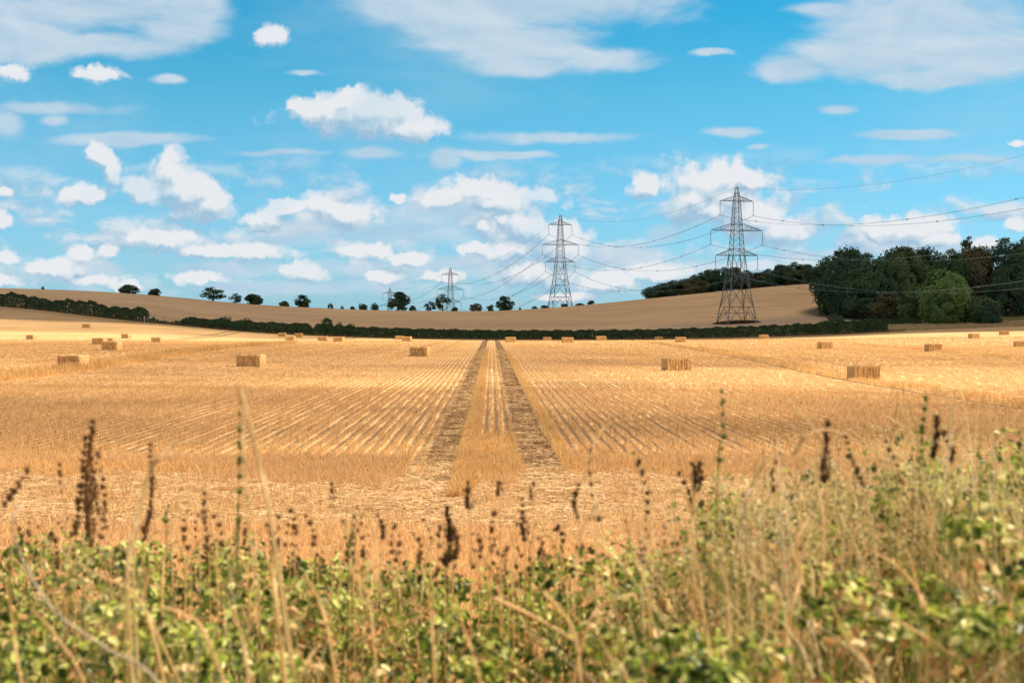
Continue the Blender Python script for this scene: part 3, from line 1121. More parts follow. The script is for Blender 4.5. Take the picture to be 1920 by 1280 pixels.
def bale_mesh(seed):
    """a pressed big bale: flakes bulge between deep creases, ragged faces"""
    r = np.random.default_rng(seed)
    nf = 9
    edges = np.linspace(-BL / 2, BL / 2, nf + 1)
    edges[1:-1] += r.normal(0, .02, nf - 1)
    V, Q = [], []
    for i in range(nf):
        a, b = edges[i] + .004, edges[i + 1] - .004
        nx = 4
        ring = []
        w = BW / 2 * (1 + r.normal(0, .012))
        h = BH * (1 + r.normal(0, .010))
        ys = [(-w, t) for t in np.linspace(0.0, h, 7)] + [(t, h) for t in np.linspace(-w, w, 8)[1:-1]] + [(w, t) for t in np.linspace(h, 0.0, 7)]
        m_ = len(ys)
        for j in range(nx + 1):
            tt = j / nx
            x = a + (b - a) * tt
            bulge = math.sin(math.pi * tt) ** .6
            inset = (1 - bulge) * .055
            base = len(V)
            for (yy, zz) in ys:
                q = 1.0
                iy = inset * np.sign(yy) if abs(abs(yy) - w) < 1e-6 else 0
                iz = inset * .35 if abs(zz - h) < 1e-6 else 0
                # worn round corners at the ends of the whole bale
                endk = max(0, abs(x) - (BL / 2 - .10)) / .10
                V.append((x + r.normal(0, .006), yy - iy - np.sign(yy) * .03 * endk ** 2 + r.normal(0, .014), zz - iz - (.04 * endk ** 2 if zz > BH * .5 else 0) + (r.normal(0, .012) if zz > .02 else 0)))
            if j:
                for k in range(m_ - 1):
                    Q.append((base - m_ + k, base - m_ + k + 1, base + k + 1, base + k))
            if j == 0 or j == nx:
                ring = [base + k for k in range(m_)]
                Q.append(tuple(ring) if j == nx else tuple(reversed(ring)))
    # loose straw fringe
    mb = MB()
    for k in range(150):
        face = r.integers(0, 4)
        x = r.uniform(-BL / 2, BL / 2)
        if face == 0:
            p = Vector((x, -BW / 2, r.uniform(0.02, BH))); d = Vector((r.normal(0, .5), -1, r.normal(-.3, .6)))
        elif face == 1:
            p = Vector((x, BW / 2, r.uniform(0.02, BH))); d = Vector((r.normal(0, .5), 1, r.normal(-.3, .6)))
        elif face == 2:
            p = Vector((x, r.uniform(-BW / 2, BW / 2), BH - .03)); d = Vector((r.normal(0, .8), r.normal(0, .8), .8))
        else:
            sg = 1 if r.random() > .5 else -1
            p = Vector((sg * (BL / 2 - .03), r.uniform(-BW / 2, BW / 2), r.uniform(.02, BH))); d = Vector((sg, r.normal(0, .6), r.normal(0, .6)))
        d.normalize()
        mb.bar(p, p + d * r.uniform(.05, .13), .008, 3)
    off = len(V)
    V += [tuple(p) for p in mb.v]
    Q += [tuple(i + off for i in f) for f in mb.f]
    return pymesh('straw_bale', V, Q)


def twine_mesh():
    mb = MB()
    for k in range(5):
        y = -BW / 2 + BW * (k + .5) / 5
        a, b, h = BL / 2 + .006, -BL / 2 - .006, BH + .004
        mb.tube([(b, y, .05), (b, y, h - .05), (b + .05, y, h), (a - .05, y, h), (a, y, h - .05), (a, y, .05)], [.008] * 6, 4)
    return mb.mesh('twine')


BM = [bale_mesh(i) for i in range(3)]
TM = twine_mesh()
for me in BM: me.materials.append(M['bale'])
TM.materials.append(M['twine'])
G_B = 'big rectangular straw bales scattered over the stubble'
# (pixel column, distance, turn in degrees, label)
BALES = [
    (1620, 92, 27, 'largest sunlit straw bale on the right, beside the dark tramline'),
    (1269, 101, 24, 'straw bale with a shaded end, alone right of the wheel tracks'),
    (471, 105, -22, 'straw bale with bright right end, alone on open stubble left of the wheel tracks'),
    (137, 97, -36, 'straw bale half buried in ragged standing straw on the left tramline'),
    (788, 137, -17, 'straw bale closest to the wheel tracks on their left side'),
    (1547, 189, 33, 'small straw bale with two equal faces showing, in front of the long hedge end'),
    (1750, 176, 30, 'straw bale alone on pale stubble in front of the light green tree'),
    (1914, 224, 25, 'straw bale cut off by the right edge of the picture'),
    (1826, 275, 42, 'small straw bale on the bright strip below the rounded bush at the wood'),
    (1883, 300, 20, 'farthest straw bale on the right, beside the pale grass margin'),
    (210, 146, -28, 'straw bale standing in front of a joined pair on the left'),
    (187, 189, -30, 'left bale of the joined pair behind the nearer left bale'),
    (202, 189.9, -20, 'right bale of the joined pair behind the nearer left bale'),
    (237, 300, -38, 'small bright straw bale just above the joined pair, on the sunlit strip'),
    (163, 338, -25, 'dull straw bale highest up the left slope below the hedge'),
    (59, 290, -40, 'straw bale alone on the bright sunlit strip at far left'),
    (294, 258, -18, 'straw bale sunk behind the dark crest, right of the joined pair'),
    (529, 345, -12, 'shaded straw bale below the hedge, left one of two dark ones'),
    (545, 292, -15, 'bright straw bale in front of and between two dark ones'),
    (560, 345, -10, 'shaded straw bale below the hedge, right one of two dark ones'),
    (605, 296, -8, 'low bright straw bale below the tall hedge bush'),
    (635.5, 268, -18, 'bright straw bale right of the one below the tall hedge bush'),
    (748, 348, 8, 'shaded straw bale half hidden behind a bright one by the hedge'),
    (763, 276, -10, 'bright straw bale overlapping a dark one beside the hedge'),
    (957, 256, 12, 'bright straw bale on the crest just right of the wheel tracks'),
    (1026, 347, 5, 'dark straw bale almost hidden behind the crest between two bright ones'),
    (1064, 250, 14, 'bright straw bale on the crest below the second pylon'),
    (1127, 288, 10, 'bright straw bale on the crest, midway between the two tall pylons'),
    (1235, 347, 12, 'dark low straw bale behind the crest, left of a bright one under the nearest pylon'),
    (1276, 250, 9, 'bright straw bale on the crest, left of the nearest pylon'),
    (1432, 305, 22, 'bright straw bale close to the hedge, right of the nearest pylon'),
]
for i, (px, y, rz, lab) in enumerate(BALES):
    p = G(px, y)
    o = link('straw_bale', BM[i % 3], loc=(p.x, p.y, p.z - .02))
    yaw = math.radians(rz) + math.atan2(-p.x, p.y)
    o.rotation_euler = (0, 0, yaw)
    k = 1 + .05 * math.sin(i * 7.3)
    o.scale = (k, 1 + .03 * math.cos(i * 3), 1)
    tag(o, lab, 'bale', G_B)
    c = link('twine', TM, parent=o)


# ------------------------------------------------------------------ pylons
PY_H = 41.3
LV = [(0, 4.6), (5.0, 3.85), (10.3, 3.05), (20.6, 1.85), (28.2, 1.38), (37.1, .86), (39.0, .66), (41.3, .25)]   # height, half width


def half(z):
    return float(np.interp(z, [a for a, b in LV], [b for a, b in LV]))


def corner(z, k):
    h = half(z)
    return Vector(((-h, h, h, -h)[k], (-h, -h, h, h)[k], z))


def pylon_frame():
    mb = MB()
    for k in range(4):
        for (z0, _), (z1, _) in zip(LV[:-1], LV[1:]):
            mb.bar(corner(z0, k), corner(z1, k), .14 if z0 < 20 else .10)
        mb.blob(corner(0, k) + Vector((0, 0, .1)), (.4, .4, .35), 6, 4)
    # leg panels: big K bracing with secondary struts
    for k in range(4):
        k2 = (k + 1) % 4
        for z0, z1 in ((0, 5.0), (5.0, 10.3)):
            a, b = corner(z0, k), corner(z0, k2)
            c, d = corner(z1, k), corner(z1, k2)
            m = (c + d) / 2
            mb.bar(c, d, .09)
            mb.bar(a, m, .09)
            mb.bar(b, m, .09)
            for (p, q, r_) in ((a, m, c), (b, m, d)):
                for t in (.33, .66):
                    mb.bar(p.lerp(q, t), p.lerp(r_, t), .055)
                mb.bar(p.lerp(q, .66), p.lerp(r_, .33), .055)
        z0, z1 = 10.3, 20.6
        a, b, c, d = corner(z0, k), corner(z0, k2), corner(z1, k), corner(z1, k2)
        m = (corner(15.2, k) + corner(15.2, k2)) / 2
        cm, dm = corner(15.2, k), corner(15.2, k2)
        mb.bar(a, m, .08); mb.bar(b, m, .08); mb.bar(m, c, .08); mb.bar(m, d, .08)
        mb.bar(cm, dm, .06); mb.bar(c, d, .09)
        for (p, q, r_) in ((a, m, cm), (b, m, dm), (c, m, cm), (d, m, dm)):
            mb.bar(p.lerp(q, .5), p.lerp(r_, .5), .05)
        # crossed lattice above
        zs = [20.6, 22.6, 24.5, 26.4, 28.2, 29.9, 31.5, 33.0, 34.4, 35.8, 37.1, 38.1, 39.0, 39.8]
        for z0, z1 in zip(zs[:-1], zs[1:]):
            mb.bar(corner(z0, k), corner(z1, k2), .055)
            mb.bar(corner(z0, k2), corner(z1, k), .055)
        for z in (28.2, 37.1, 29.9, 22.6):
            mb.bar(corner(z, k), corner(z, k2), .07)
    mb.bar((-.28, 0, 41.3), (.28, 0, 41.3), .12)
    # anti-climb frame
    for k in range(4):
        mb.bar(corner(3.0, k) * 1.0 + Vector(((-.8, .8, .8, -.8)[k], (-.8, -.8, .8, .8)[k], 0)), corner(3.0, k), .05)
        mb.bar(corner(3.0, k), corner(3.0, (k + 1) % 4), .05)
    return mb.mesh('lattice_tower')


def arm_mesh(z, reach, rise, sides=(-1, 1)):
    mb = MB()
    h = half(z)
    h2 = half(z + rise)
    for sx in sides:
        tip = Vector((sx * reach, 0, z))
        n = 5
        for sy in (-1, 1):
            lo = Vector((sx * h, sy * h, z))
            up = Vector((sx * h2, sy * h2, z + rise))
            mb.bar(lo, tip, .10)
            mb.bar(up, tip, .08)
            for i in range(1, n):
                t0, t1 = i / n, (i - .5) / n
                mb.bar(lo.lerp(tip, t0), up.lerp(tip, t1), .045)
                mb.bar(lo.lerp(tip, t0), up.lerp(tip, min(1, t0 + .5 / n)), .045)
        for i in range(0, n):
            a = Vector((sx * h, -h, z)).lerp(tip, i / n)
            b = Vector((sx * h, h, z)).lerp(tip, i / n)
            b2 = Vector((sx * h, h, z)).lerp(tip, (i + 1) / n)
            mb.bar(a, b, .045)
            mb.bar(a, b2, .045)
    return mb.mesh('crossarm')


def insulator_mesh(L=4.0):
    mb = MB()
    mb.tube([(0, 0, 0), (0, 0, -L)], [.045, .045], 6)
    n = 19
    for i in range(n):
        z = -.3 - (L - .9) * i / (n - 1)
        b = len(mb.v)
        mb.tube([(0, 0, z + .07), (0, 0, z), (0, 0, z - .03)], [.05, .17, .05], 8)
    mb.bar((-.35, 0, -L), (.35, 0, -L), .07)
    mb.bar((-.25, 0, -L - .25), (-.25, 0, -L), .05)
    mb.bar((.25, 0, -L - .25), (.25, 0, -L), .05)
    return mb.mesh('insulator_string')


ARMS = [(37.1, 5.35, 1.55), (28.2, 8.35, 2.2), (20.6, 6.75, 1.9)]
P_FRAME = pylon_frame(); P_FRAME.materials.append(M['steel'])
P_ARMS = [[arm_mesh(*a, sides=(sx,)) for sx in (-1, 1)] for a in ARMS]
for pr in P_ARMS:
    for me in pr: me.materials.append(M['steel'])
P_INS = insulator_mesh(); P_INS.materials.append(M['glass_insulator'])
PYLONS = [
    (G(2360, 225), 1.0, None),
    (G(1381, 430), 1.0, 'tallest, nearest steel lattice pylon on the brown hill before the far wood'),
    (G(1050.5, 633), 1.0, 'steel lattice pylon rising behind the hill crest, second tallest, against white cloud'),
    (G(844.5, 860), 1.0, 'distant lattice pylon with one oak beside its foot on the skyline'),
    (G(731, 1029), 1.0, 'farthest lattice pylon, half hidden by the big rounded skyline tree'),
]
DZ = [0, 0, 0, 0, 0]
POLES = []
# tops as seen: set the feet so that each top is at the photographed row
TOPROW = {1: 351, 2: 403.5, 3: 502, 4: 539}
for i, (p, k, lab) in enumerate(PYLONS):
    if i in TOPROW:
        ztop = at(960, TOPROW[i], p.y).z
        zb = p.z
        k = (ztop - zb) / PY_H if i == 1 else 1.0
        if i > 1:
            zb = min(ztop - PY_H, p.z + .5)
            k = (ztop - zb) / PY_H
        p = Vector((p.x, p.y, zb - .05))
    else:
        p = Vector((p.x, p.y, .3))
    POLES.append([p, k, 0])
for i in range(5):
    a = POLES[max(0, i - 1)][0]
    b = POLES[min(4, i + 1)][0]
    d = b - a
    POLES[i][2] = math.atan2(d.y, d.x) - math.pi / 2
for i, (p, k, rz) in enumerate(POLES):
    lab = PYLONS[i][2]
    if lab is None:
        continue
    e = empty('pylon', p, rz)
    e.scale = (1, 1, k)
    tag(e, lab, 'pylon', 'pylons of the overhead power line')
    link('lattice_tower', P_FRAME, parent=e)
    for (z, reach, rise), pr in zip(ARMS, P_ARMS):
        for sx, me in zip((-1, 1), pr):
            a = link('crossarm', me, parent=e)
            link('insulator', P_INS, parent=a, loc=(sx * reach, 0, z - .05))


def attach(i, level, side):
    p, k, rz = POLES[i]
    if level == 3:
        l = Vector((0, 0, 41.4))
    else:
        z, reach, _ = ARMS[level]
        l = Vector((side * reach, 0, z - 4.35))
    c, s = math.cos(rz), math.sin(rz)
    return Vector((p.x + l.x * c - l.y * s, p.y + l.x * s + l.y * c, p.z + l.z * k))


SPAN_NAMES = ['nearest pylon to right edge', 'nearest to second pylon',
              'second to third pylon', 'third to farthest pylon']
LVN = ['top', 'middle', 'lowest', 'peak']
for sp in range(4):
    for lv in range(4):
        for side in ((-1, 1) if lv < 3 else (0,)):
            A, B = attach(sp, lv, side), attach(sp + 1, lv, side)
            L = (A - B).length
            sag = L * (.036 if lv < 3 else .030)
            mid = (A.y + B.y) / 2
            n = 40
            dirv = (B - A).normalized()
            sidev = Vector((dirv.y, -dirv.x, 0)).normalized()
            offs = (-.22, .22) if lv < 3 else (0,)
            mb = MB()
            for o_ in offs:
                pts, rad = [], []
                for j in range(n + 1):
                    t = j / n
                    q = A.lerp(B, t) + sidev * o_
                    q.z -= 4 * sag * t * (1 - t)
                    pts.append(q)
                    rad.append(.016 + .000032 * q.y)
                mb.tube(pts, rad, 4)
            o = link('power_cable', mb.mesh('power_cable'), M['wire'])
            if lv < 3:
                sn = 'left' if side < 0 else 'right'
                lab = f'paired cable, {SPAN_NAMES[sp]}, on the {sn} end of the {LVN[lv]} crossarms'
            else:
                lab = f'single thin wire joining pylon peaks, {SPAN_NAMES[sp]}'
            tag(o, lab, 'power cable', 'cables of the overhead power line')
            if lv < 3:
                m = 5
                for j in range(m):
                    t = (j + .5 + .13 * ((sp + lv + (side > 0)) % 3 - 1)) / m
                    q = A.lerp(B, t)
                    q.z -= 4 * sag * t * (1 - t)
                    sb = MB()
                    w = .22
                    r_ = .035 + .00005 * q.y
                    for zz in (-.13, .13):
                        sb.bar(q - sidev * w + Vector((0, 0, zz)), q + sidev * w + Vector((0, 0, zz)), r_)
                    for ww in (-w, w):
                        sb.bar(q + sidev * ww + Vector((0, 0, -.16)), q + sidev * ww + Vector((0, 0, .16)), r_)
                    link('spacer', sb.mesh('spacer'), M['steel'], parent=o)

# a sixth pylon far off shows only its peak above the far wood
e = empty('pylon', (0, 0, 0), 0)
pp = at(1463, 497, 900)
e.location = (pp.x, pp.y, pp.z - 41.3 * .9)
e.scale = (.9, .9, .9)
e.rotation_euler = (0, 0, .5)
tag(e, 'tiny pylon peak just showing above the far wood, right of the nearest pylon', 'pylon', 'pylons of the overhead power line')
link('lattice_tower', P_FRAME, parent=e)
for pr in P_ARMS:
    for me in pr:
        link('crossarm', me, parent=e)

# rough grass and earth pad at the feet of the nearest pylon
def grass_patch(name, cx, cy, rx, ry, n, h, mat, label, cat='grass', rng=RNG):
    a = rng.random(n) * 6.283
    r = np.sqrt(rng.random(n))
    x = cx + np.cos(a) * r * rx
    y = cy + np.sin(a) * r * ry
    z = gz(x, y) - .03
    hh = h * rng.uniform(.4, 1.2, n) * (1.1 - r ** 3)
    an = rng.random(n) * 6.283
    sd = np.stack([np.cos(an), np.sin(an), np.zeros(n)], -1) * (h * .12)
    b = np.stack([x, y, z], -1)
    tp = b + np.stack([rng.normal(0, .25, n) * hh, rng.normal(0, .25, n) * hh, hh], -1)
    V = np.stack([b - sd, b + sd, tp + sd * .2, tp - sd * .2], 1).reshape(-1, 3)
    o = link(name, mesh_np(name, V, np.arange(4 * n).reshape(n, 4)), mat)
    tag(o, label, cat, kind='stuff')
    return o


M['rough_grass'] = mat_simple('rough_grass', (0.06, 0.05, 0.022), (0.14, 0.10, 0.05), .6, .9, .2, .2)
M['dry_margin'] = mat_simple('dry_margin_grass', (0.36, 0.28, 0.15), (0.70, 0.54, 0.31), .8, .9, .2, .25)
p1 = POLES[1][0]
grass_patch('rough_grass', p1.x, p1.y, 7.6, 6.5, 5000, .75, M['rough_grass'], 'dark rough grass growing round the feet of the nearest pylon')


# ------------------------------------------------------------------ trees and hedges
def crown_mesh(seed, w, d, h, base, nlobe, n, leaf, gap=0.0, lobe=.36, flat=.0):
    """leaf clumps on many lobes spread through an uneven crown; base = height of the crown's underside"""
    r = np.random.default_rng(seed)
    C, R = [], []
    for i in range(nlobe):
        th = r.uniform(0, 6.283)
        u = r.uniform(-.85, 1)
        q = math.sqrt(max(0, 1 - u * u)) * r.uniform(.55, .95)
        rad = lobe * r.uniform(.55, 1.15)
        k = 1 - rad * .8
        C.append((q * math.cos(th) * k, q * math.sin(th) * k, u * k * .95))
        R.append(rad)
    C = np.array(C); R = np.array(R)
    wgt = R ** 2 / (R ** 2).sum()
    li = r.choice(nlobe, n, p=wgt)
    v = r.normal(size=(n, 3))
    v /= np.linalg.norm(v, axis=1, keepdims=True)
    rr = R[li] * (1 - .28 * r.random(n) ** 2) * (1 + .10 * r.normal(size=n))
    P = C[li] + v * rr[:, None]
    P[:, 2] = np.where(P[:, 2] < -1 + flat, -1 + flat + (P[:, 2] + 1 - flat) * .3, P[:, 2])
    if gap > 0:
        ns = np.sin(P[:, 0] * 7 + seed) * np.sin(P[:, 1] * 7 + seed * 2) * np.sin(P[:, 2] * 8 + seed * 3)
        P = P[ns < .55 - gap * .5]
    hw, hd, hh = w / 2, d / 2, (h - base) / 2
    P3 = P * np.array([hw, hd, hh]) + np.array([0, 0, base + hh])
    N = (P - .0) / np.array([hw, hd, hh]) * 1.0 + r.normal(size=P.shape) * .35 * np.linalg.norm(P / np.array([hw, hd, hh]), axis=1, keepdims=True)
    L = leaf * r.uniform(.6, 1.3, len(P3))
    V, Q = leaves(P3, N, L, L * .75, r, .2)
    return mesh_np('crown', V, Q)


def trunk_mesh(seed, h, base, w, r0):
    r = random.Random(seed)
    mb = MB()
    top = base + (h - base) * .55
    pts = [Vector((0, 0, -.6)), Vector((0, 0, .1)), Vector((r.uniform(-.1, .1), r.uniform(-.1, .1), base * .7 + .3)), Vector((r.uniform(-.3, .3), r.uniform(-.3, .3), top))]
    mb.tube(pts, [r0 * 1.35, r0 * 1.1, r0 * .8, r0 * .35], 8)
    nl = 7
    for i in range(nl):
        a = 6.283 * i / nl + r.uniform(-.4, .4)
        z0 = base * .8 + (top - base * .8) * r.random() * .8
        p0 = Vector((0, 0, z0))
        ln = w * .42 * r.uniform(.6, 1)
        p1 = p0 + Vector((math.cos(a) * ln * .5, math.sin(a) * ln * .5, ln * .35))
        p2 = p0 + Vector((math.cos(a) * ln, math.sin(a) * ln, ln * .75))
        mb.tube([p0, p1, p2], [r0 * .38, r0 * .24, r0 * .08], 5)
    return mb.mesh('trunk')


PROTO = {}


def proto(kind):
    if kind in PROTO:
        return PROTO[kind]
    P_ = {  # unit trees: width 10, height 10
        'round': [(11, 10, 10, 10, .2, 30, 4400, .55, .35, .30), (12, 10, 10, 10, .6, 26, 4600, .55, .3, .32), (13, 10, 10, 10, .8, 34, 4200, .55, .4, .27)],
        'open': [(21, 10, 9, 10, 2.0, 24, 2100, .55, .6, .26), (22, 10, 9, 10, 1.8, 20, 1900, .55, .6, .28)],
        'dome': [(31, 10, 8, 10, .2, 36, 4600, .60, 0, .34, .25), (32, 10, 8, 10, .2, 30, 4600, .6, 0, .36, .25)],
        'scrub': [(41, 10, 8, 10, .0, 22, 1700, .75, .5, .30), (42, 10, 8, 10, .0, 18, 1500, .75, .5, .32)],
        'wood': [(51, 10, 10, 10, -.8, 74, 12500, .36, 0, .25, .1), (52, 10, 10, 10, -.8, 66, 12500, .36, 0, .27, .1), (53, 10, 10, 10, -.6, 84, 12500, .34, .05, .23, .1), (54, 10, 10, 10, -.9, 60, 12000, .38, 0, .28, .1)],
        'bush': [(61, 10, 10, 10, .0, 50, 6500, .5, .05, .30, .3)],
    }[kind]
    out = []
    for a in P_:
        out.append((crown_mesh(*a), trunk_mesh(a[0], 10, a[4], 10, .42)))
    PROTO[kind] = out
    return out


_mc = {}


def with_mat(me, mat):
    k = (me.name, mat.name)
    if k not in _mc:
        m2 = me.copy()
        m2.materials.clear()
        m2.materials.append(mat)
        _mc[k] = m2
    return _mc[k]


def tree(name, kind, var, pxl, pxr, rtop, rbot, y, mat, label, group, depth=None, cat='tree', base_z=None, sink=0.0):
    """a tree filling the given pixel box when it stands at distance y"""
    cm, tm = proto(kind)[var % len(proto(kind))]
    a, b = at(pxl, rbot, y), at(pxr, rtop, y)
    w = b.x - a.x
    x = (a.x + b.x) / 2
    zg = float(gz(x, y)) if base_z is None else base_z
    h = b.z - zg
    e = empty(name, (x, y, zg - sink), random.uniform(0, 6.28))
    dp = w if depth is None else depth
    e.scale = (w / 10 * 1.04, dp / 10, h / 10 * 1.03)
    if abs(dp - w) > .01:
        e.rotation_euler = (0, 0, random.choice((0, math.pi)))
    tag(e, label, cat, group)
    link('crown', with_mat(cm, mat), parent=e)
    link('trunk', with_mat(tm, M['bark']), parent=e)
    return e


GS = 'trees and bushes along the skyline of the hill'
D_, O_, V_, R_ = M['dark_tree'], M['oak'], M['olive_tree'], M['rusty_tree']
SKY = [
    ('skyline_tree', 'dome', 0, 217, 265, 534, 551, 660, D_, 'low dark mounded tree, larger of the pair on the left hillcrest'),
    ('skyline_tree', 'dome', 1, 273, 307, 541.5, 556, 665, D_, 'low dark mounded tree, smaller of the pair on the left hillcrest'),
    ('oak_tree', 'open', 0, 372, 428, 538, 566, 650, O_, 'wide open oak with sky showing through its crown, left part of the skyline'),
    ('skyline_tree', 'open', 1, 427, 456, 550.5, 569, 655, D_, 'small ragged dark tree just right of the open oak'),
    ('skyline_tree', 'dome', 1, 454, 496, 552, 572, 655, D_, 'broad low dark tree, right of the small ragged one'),
    ('bush', 'dome', 0, 521, 543, 564.5, 574, 650, V_, 'tiny low bush on the skyline between two dark trees'),
    ('skyline_tree', 'round', 0, 547, 586, 553.5, 577, 655, D_, 'rounded dark tree standing alone on the skyline'),
    ('bush', 'scrub', 0, 613, 626, 568, 578, 650, V_, 'small thin bush alone on the skyline crest'),
    ('bush', 'scrub', 1, 637, 646, 573, 580, 650, V_, 'tiniest sprig of a bush on the skyline'),
    ('bush', 'dome', 1, 655, 667, 574.5, 581, 650, D_, 'very low dark bush left of two ragged ones'),
    ('bush', 'scrub', 0, 669, 690, 568.5, 581, 652, D_, 'ragged low bush, first left of the big rounded tree group'),
    ('bush', 'scrub', 1, 691, 713, 568, 581, 652, D_, 'ragged low bush, close left of the big rounded tree'),
    ('big_tree', 'round', 1, 723, 772, 548, 584, 670, D_, 'largest rounded dark tree on the skyline, hiding the farthest pylon'),
    ('bush', 'dome', 0, 765, 782, 573, 584, 660, D_, 'low bush leaning on the right of the largest skyline tree'),
    ('oak_tree', 'open', 1, 812, 848, 552, 586, 660, O_, 'ragged oak with an open pointed crown in front of the distant pylon'),
    ('oak_tree', 'open', 0, 792, 822, 565, 586, 655, D_, 'lower dark tree joined to the left of the ragged pointed oak'),
    ('bush', 'dome', 1, 845, 861, 576, 585, 652, D_, 'low bush at the foot of the distant pylon'),
    ('skyline_tree', 'round', 2, 878, 907, 569, 584, 655, R_, 'small rounded brownish tree right of the distant pylon'),
    ('skyline_tree', 'round', 0, 924, 967, 556, 584, 655, D_, 'dark tree with an uneven domed crown left of the second pylon'),
    ('bush', 'scrub', 0, 909, 932, 571, 583, 652, D_, 'ragged bush at the left foot of the uneven domed tree'),
    ('bush', 'dome', 0, 972, 978, 576, 581, 645, D_, 'tiny dark bush, first of the low row left of the second pylon'),
    ('bush', 'scrub', 1, 994, 1010, 573.5, 580, 640, D_, 'low thin bush in the row left of the second pylon'),
    ('bush', 'dome', 1, 1009, 1034, 572.5, 579, 640, D_, 'long flat bush touching the left leg of the second pylon'),
    ('bush', 'scrub', 0, 1049, 1066, 568.5, 577, 636, D_, 'small bush between the legs of the second pylon'),
    ('bush', 'dome', 0, 1078, 1098, 568.5, 575, 636, D_, 'flat low bush right of the second pylon'),
    ('bush', 'dome', 1, 1100, 1117, 563.5, 573, 636, D_, 'small neat dome-shaped bush farthest right of the second pylon'),
    ('bush', 'scrub', 1, 76, 84, 536.5, 541.5, 640, D_, 'tiny bush alone on the skyline at far left'),
]
for nm, kd, vr, a, b, rt, rb, y, mt, lab in SKY:
    tree(nm, kd, vr, a, b, rt, rb, y, mt, lab, GS, cat='bush' if nm == 'bush' else 'tree')

# the far wood behind the hill crest
GF = 'trees of the far wood on the hill crest'
FW = [(1207, 1250, 536, 555), (1222, 1268, 531, 555), (1244, 1290, 525, 552), (1262, 1312, 522, 550), (1290, 1335, 512, 548), (1308, 1352, 506, 546), (1330, 1376, 501, 543),
      (1352, 1396, 501, 542), (1378, 1420, 507, 541), (1402, 1442, 511, 539), (1424, 1466, 504, 537), (1445, 1490, 496, 535), (1470, 1512, 492, 533), (1492, 1534, 496, 532), (1516, 1556, 500, 531),
      (1230, 1262, 538, 555), (1300, 1330, 526, 550), (1360, 1392, 520, 545), (1412, 1446, 520, 541), (1478, 1510, 512, 536)]
FWL = ['lowest tree at the left tip of the far wood', 'low tree second from the left tip of the far wood', 'third tree up the left slope of the far wood', 'fourth tree up the left slope of the far wood, brownish',
       'tree on the shoulder of the far wood left of the nearest pylon', 'rounded tree close left of the nearest pylon shaft, far wood', 'rounded tree touching the left side of the pylon shaft, far wood',
       'tree of the far wood seen straight through the pylon lattice', 'tree in the dip of the far wood right of the pylon shaft', 'lowest tree of the dip in the far wood canopy',
       'tree rising out of the dip in the far wood', 'tree below the tiny pylon peak in the far wood', 'highest rounded tree of the far wood', 'second highest tree of the far wood, before the near wood',
       'last tree of the far wood, partly behind the near wood', 'small edge tree at the foot of the far wood near its left tip', 'brown edge tree at the foot of the far wood shoulder',
       'small edge tree at the foot of the far wood behind the pylon', 'small edge tree at the foot of the far wood right of the pylon', 'small edge tree at the foot of the far wood by the near wood']
for i, (a, b, rt, rb) in enumerate(FW):
    edge = i >= 15
    tree('wood_tree', 'round' if edge else 'wood', i, a - 6, b + 6, rt, rb, (622 if edge else 640 + (i % 3) * 6), (R_ if i in (3, 9, 16, 7) else (V_ if i in (12, 5) else D_)), FWL[i], GF, depth=14)

# the near wood on the right
GN = 'trees of the near wood on the right'
NW = [
    ('wood', 0, 1530, 1612, 468, 585, 446, O_, 'dark tree at the left edge of the near wood, branches hanging over the brown field', None),
    ('wood', 1, 1545, 1640, 462, 600, 434, D_, 'dark tree second from the left edge of the near wood', None),
    ('wood', 2, 1590, 1680, 470, 600, 425, O_, 'bushy green tree bulging forward in the left half of the near wood', None),
    ('wood', 3, 1640, 1720, 458, 600, 436, D_, 'dark tree in the left middle of the near wood canopy', None),
    ('wood', 0, 1665, 1740, 461, 600, 428, V_, 'olive tree with a rusty top in the middle of the near wood', None),
    ('wood', 1, 1695, 1775, 462, 600, 440, D_, 'dark tree behind the light green tree, left of its tip', None),
    ('wood', 2, 1735, 1815, 463, 600, 436, O_, 'dark green tree behind the light green tree, right of its tip', None),
    ('open', 0, 1790, 1850, 440, 590, 462, R_, 'tall thin tree with bare twigs standing above the near wood canopy', None),
    ('wood', 3, 1780, 1870, 458, 595, 446, R_, 'brown-tinged tree below the thin twiggy treetop', None),
    ('wood', 0, 1845, 1925, 444, 590, 450, D_, 'tall dark tree near the right edge above the rounded bush', None),
    ('wood', 2, 1885, 1985, 440, 590, 444, O_, 'tall dark tree cut off by the right edge of the picture', None),
    ('wood', 1, 1945, 2060, 445, 590, 446, D_, 'dark tree mostly beyond the right edge of the picture', None),
    ('wood', 2, 1860, 1930, 490, 588, 432, D_, 'lower dark tree filling the edge below the tall right ones', None),
    ('round', 1, 1628, 1700, 545, 604, 408, R_, 'low brownish bushy tree at the foot of the wood, left of the light green tree', None),
    ('round', 0, 1668, 1735, 548, 606, 402, V_, 'low olive bushy tree at the foot of the wood, touching the light green tree', None),
    ('round', 2, 1575, 1650, 535, 600, 420, D_, 'low dark bushy tree at the foot of the wood above the hedge end', None),
    ('wood', 3, 1716, 1830, 500, 609, 392, M['light_tree'], 'light green leafy tree standing in front of the dark near wood', None),
    ('wood', 1, 1738, 1800, 548, 610, 386, M['light_tree'], 'lower light green growth at the foot of the light green tree', None),
    ('bush', 0, 1798, 1880, 552, 609, 388, V_, 'rounded olive bush at the right foot of the near wood', None),
    ('bush', 0, 1828, 1878, 566, 609, 384, D_, 'smaller dark bush leaning on the rounded olive bush', None),
]
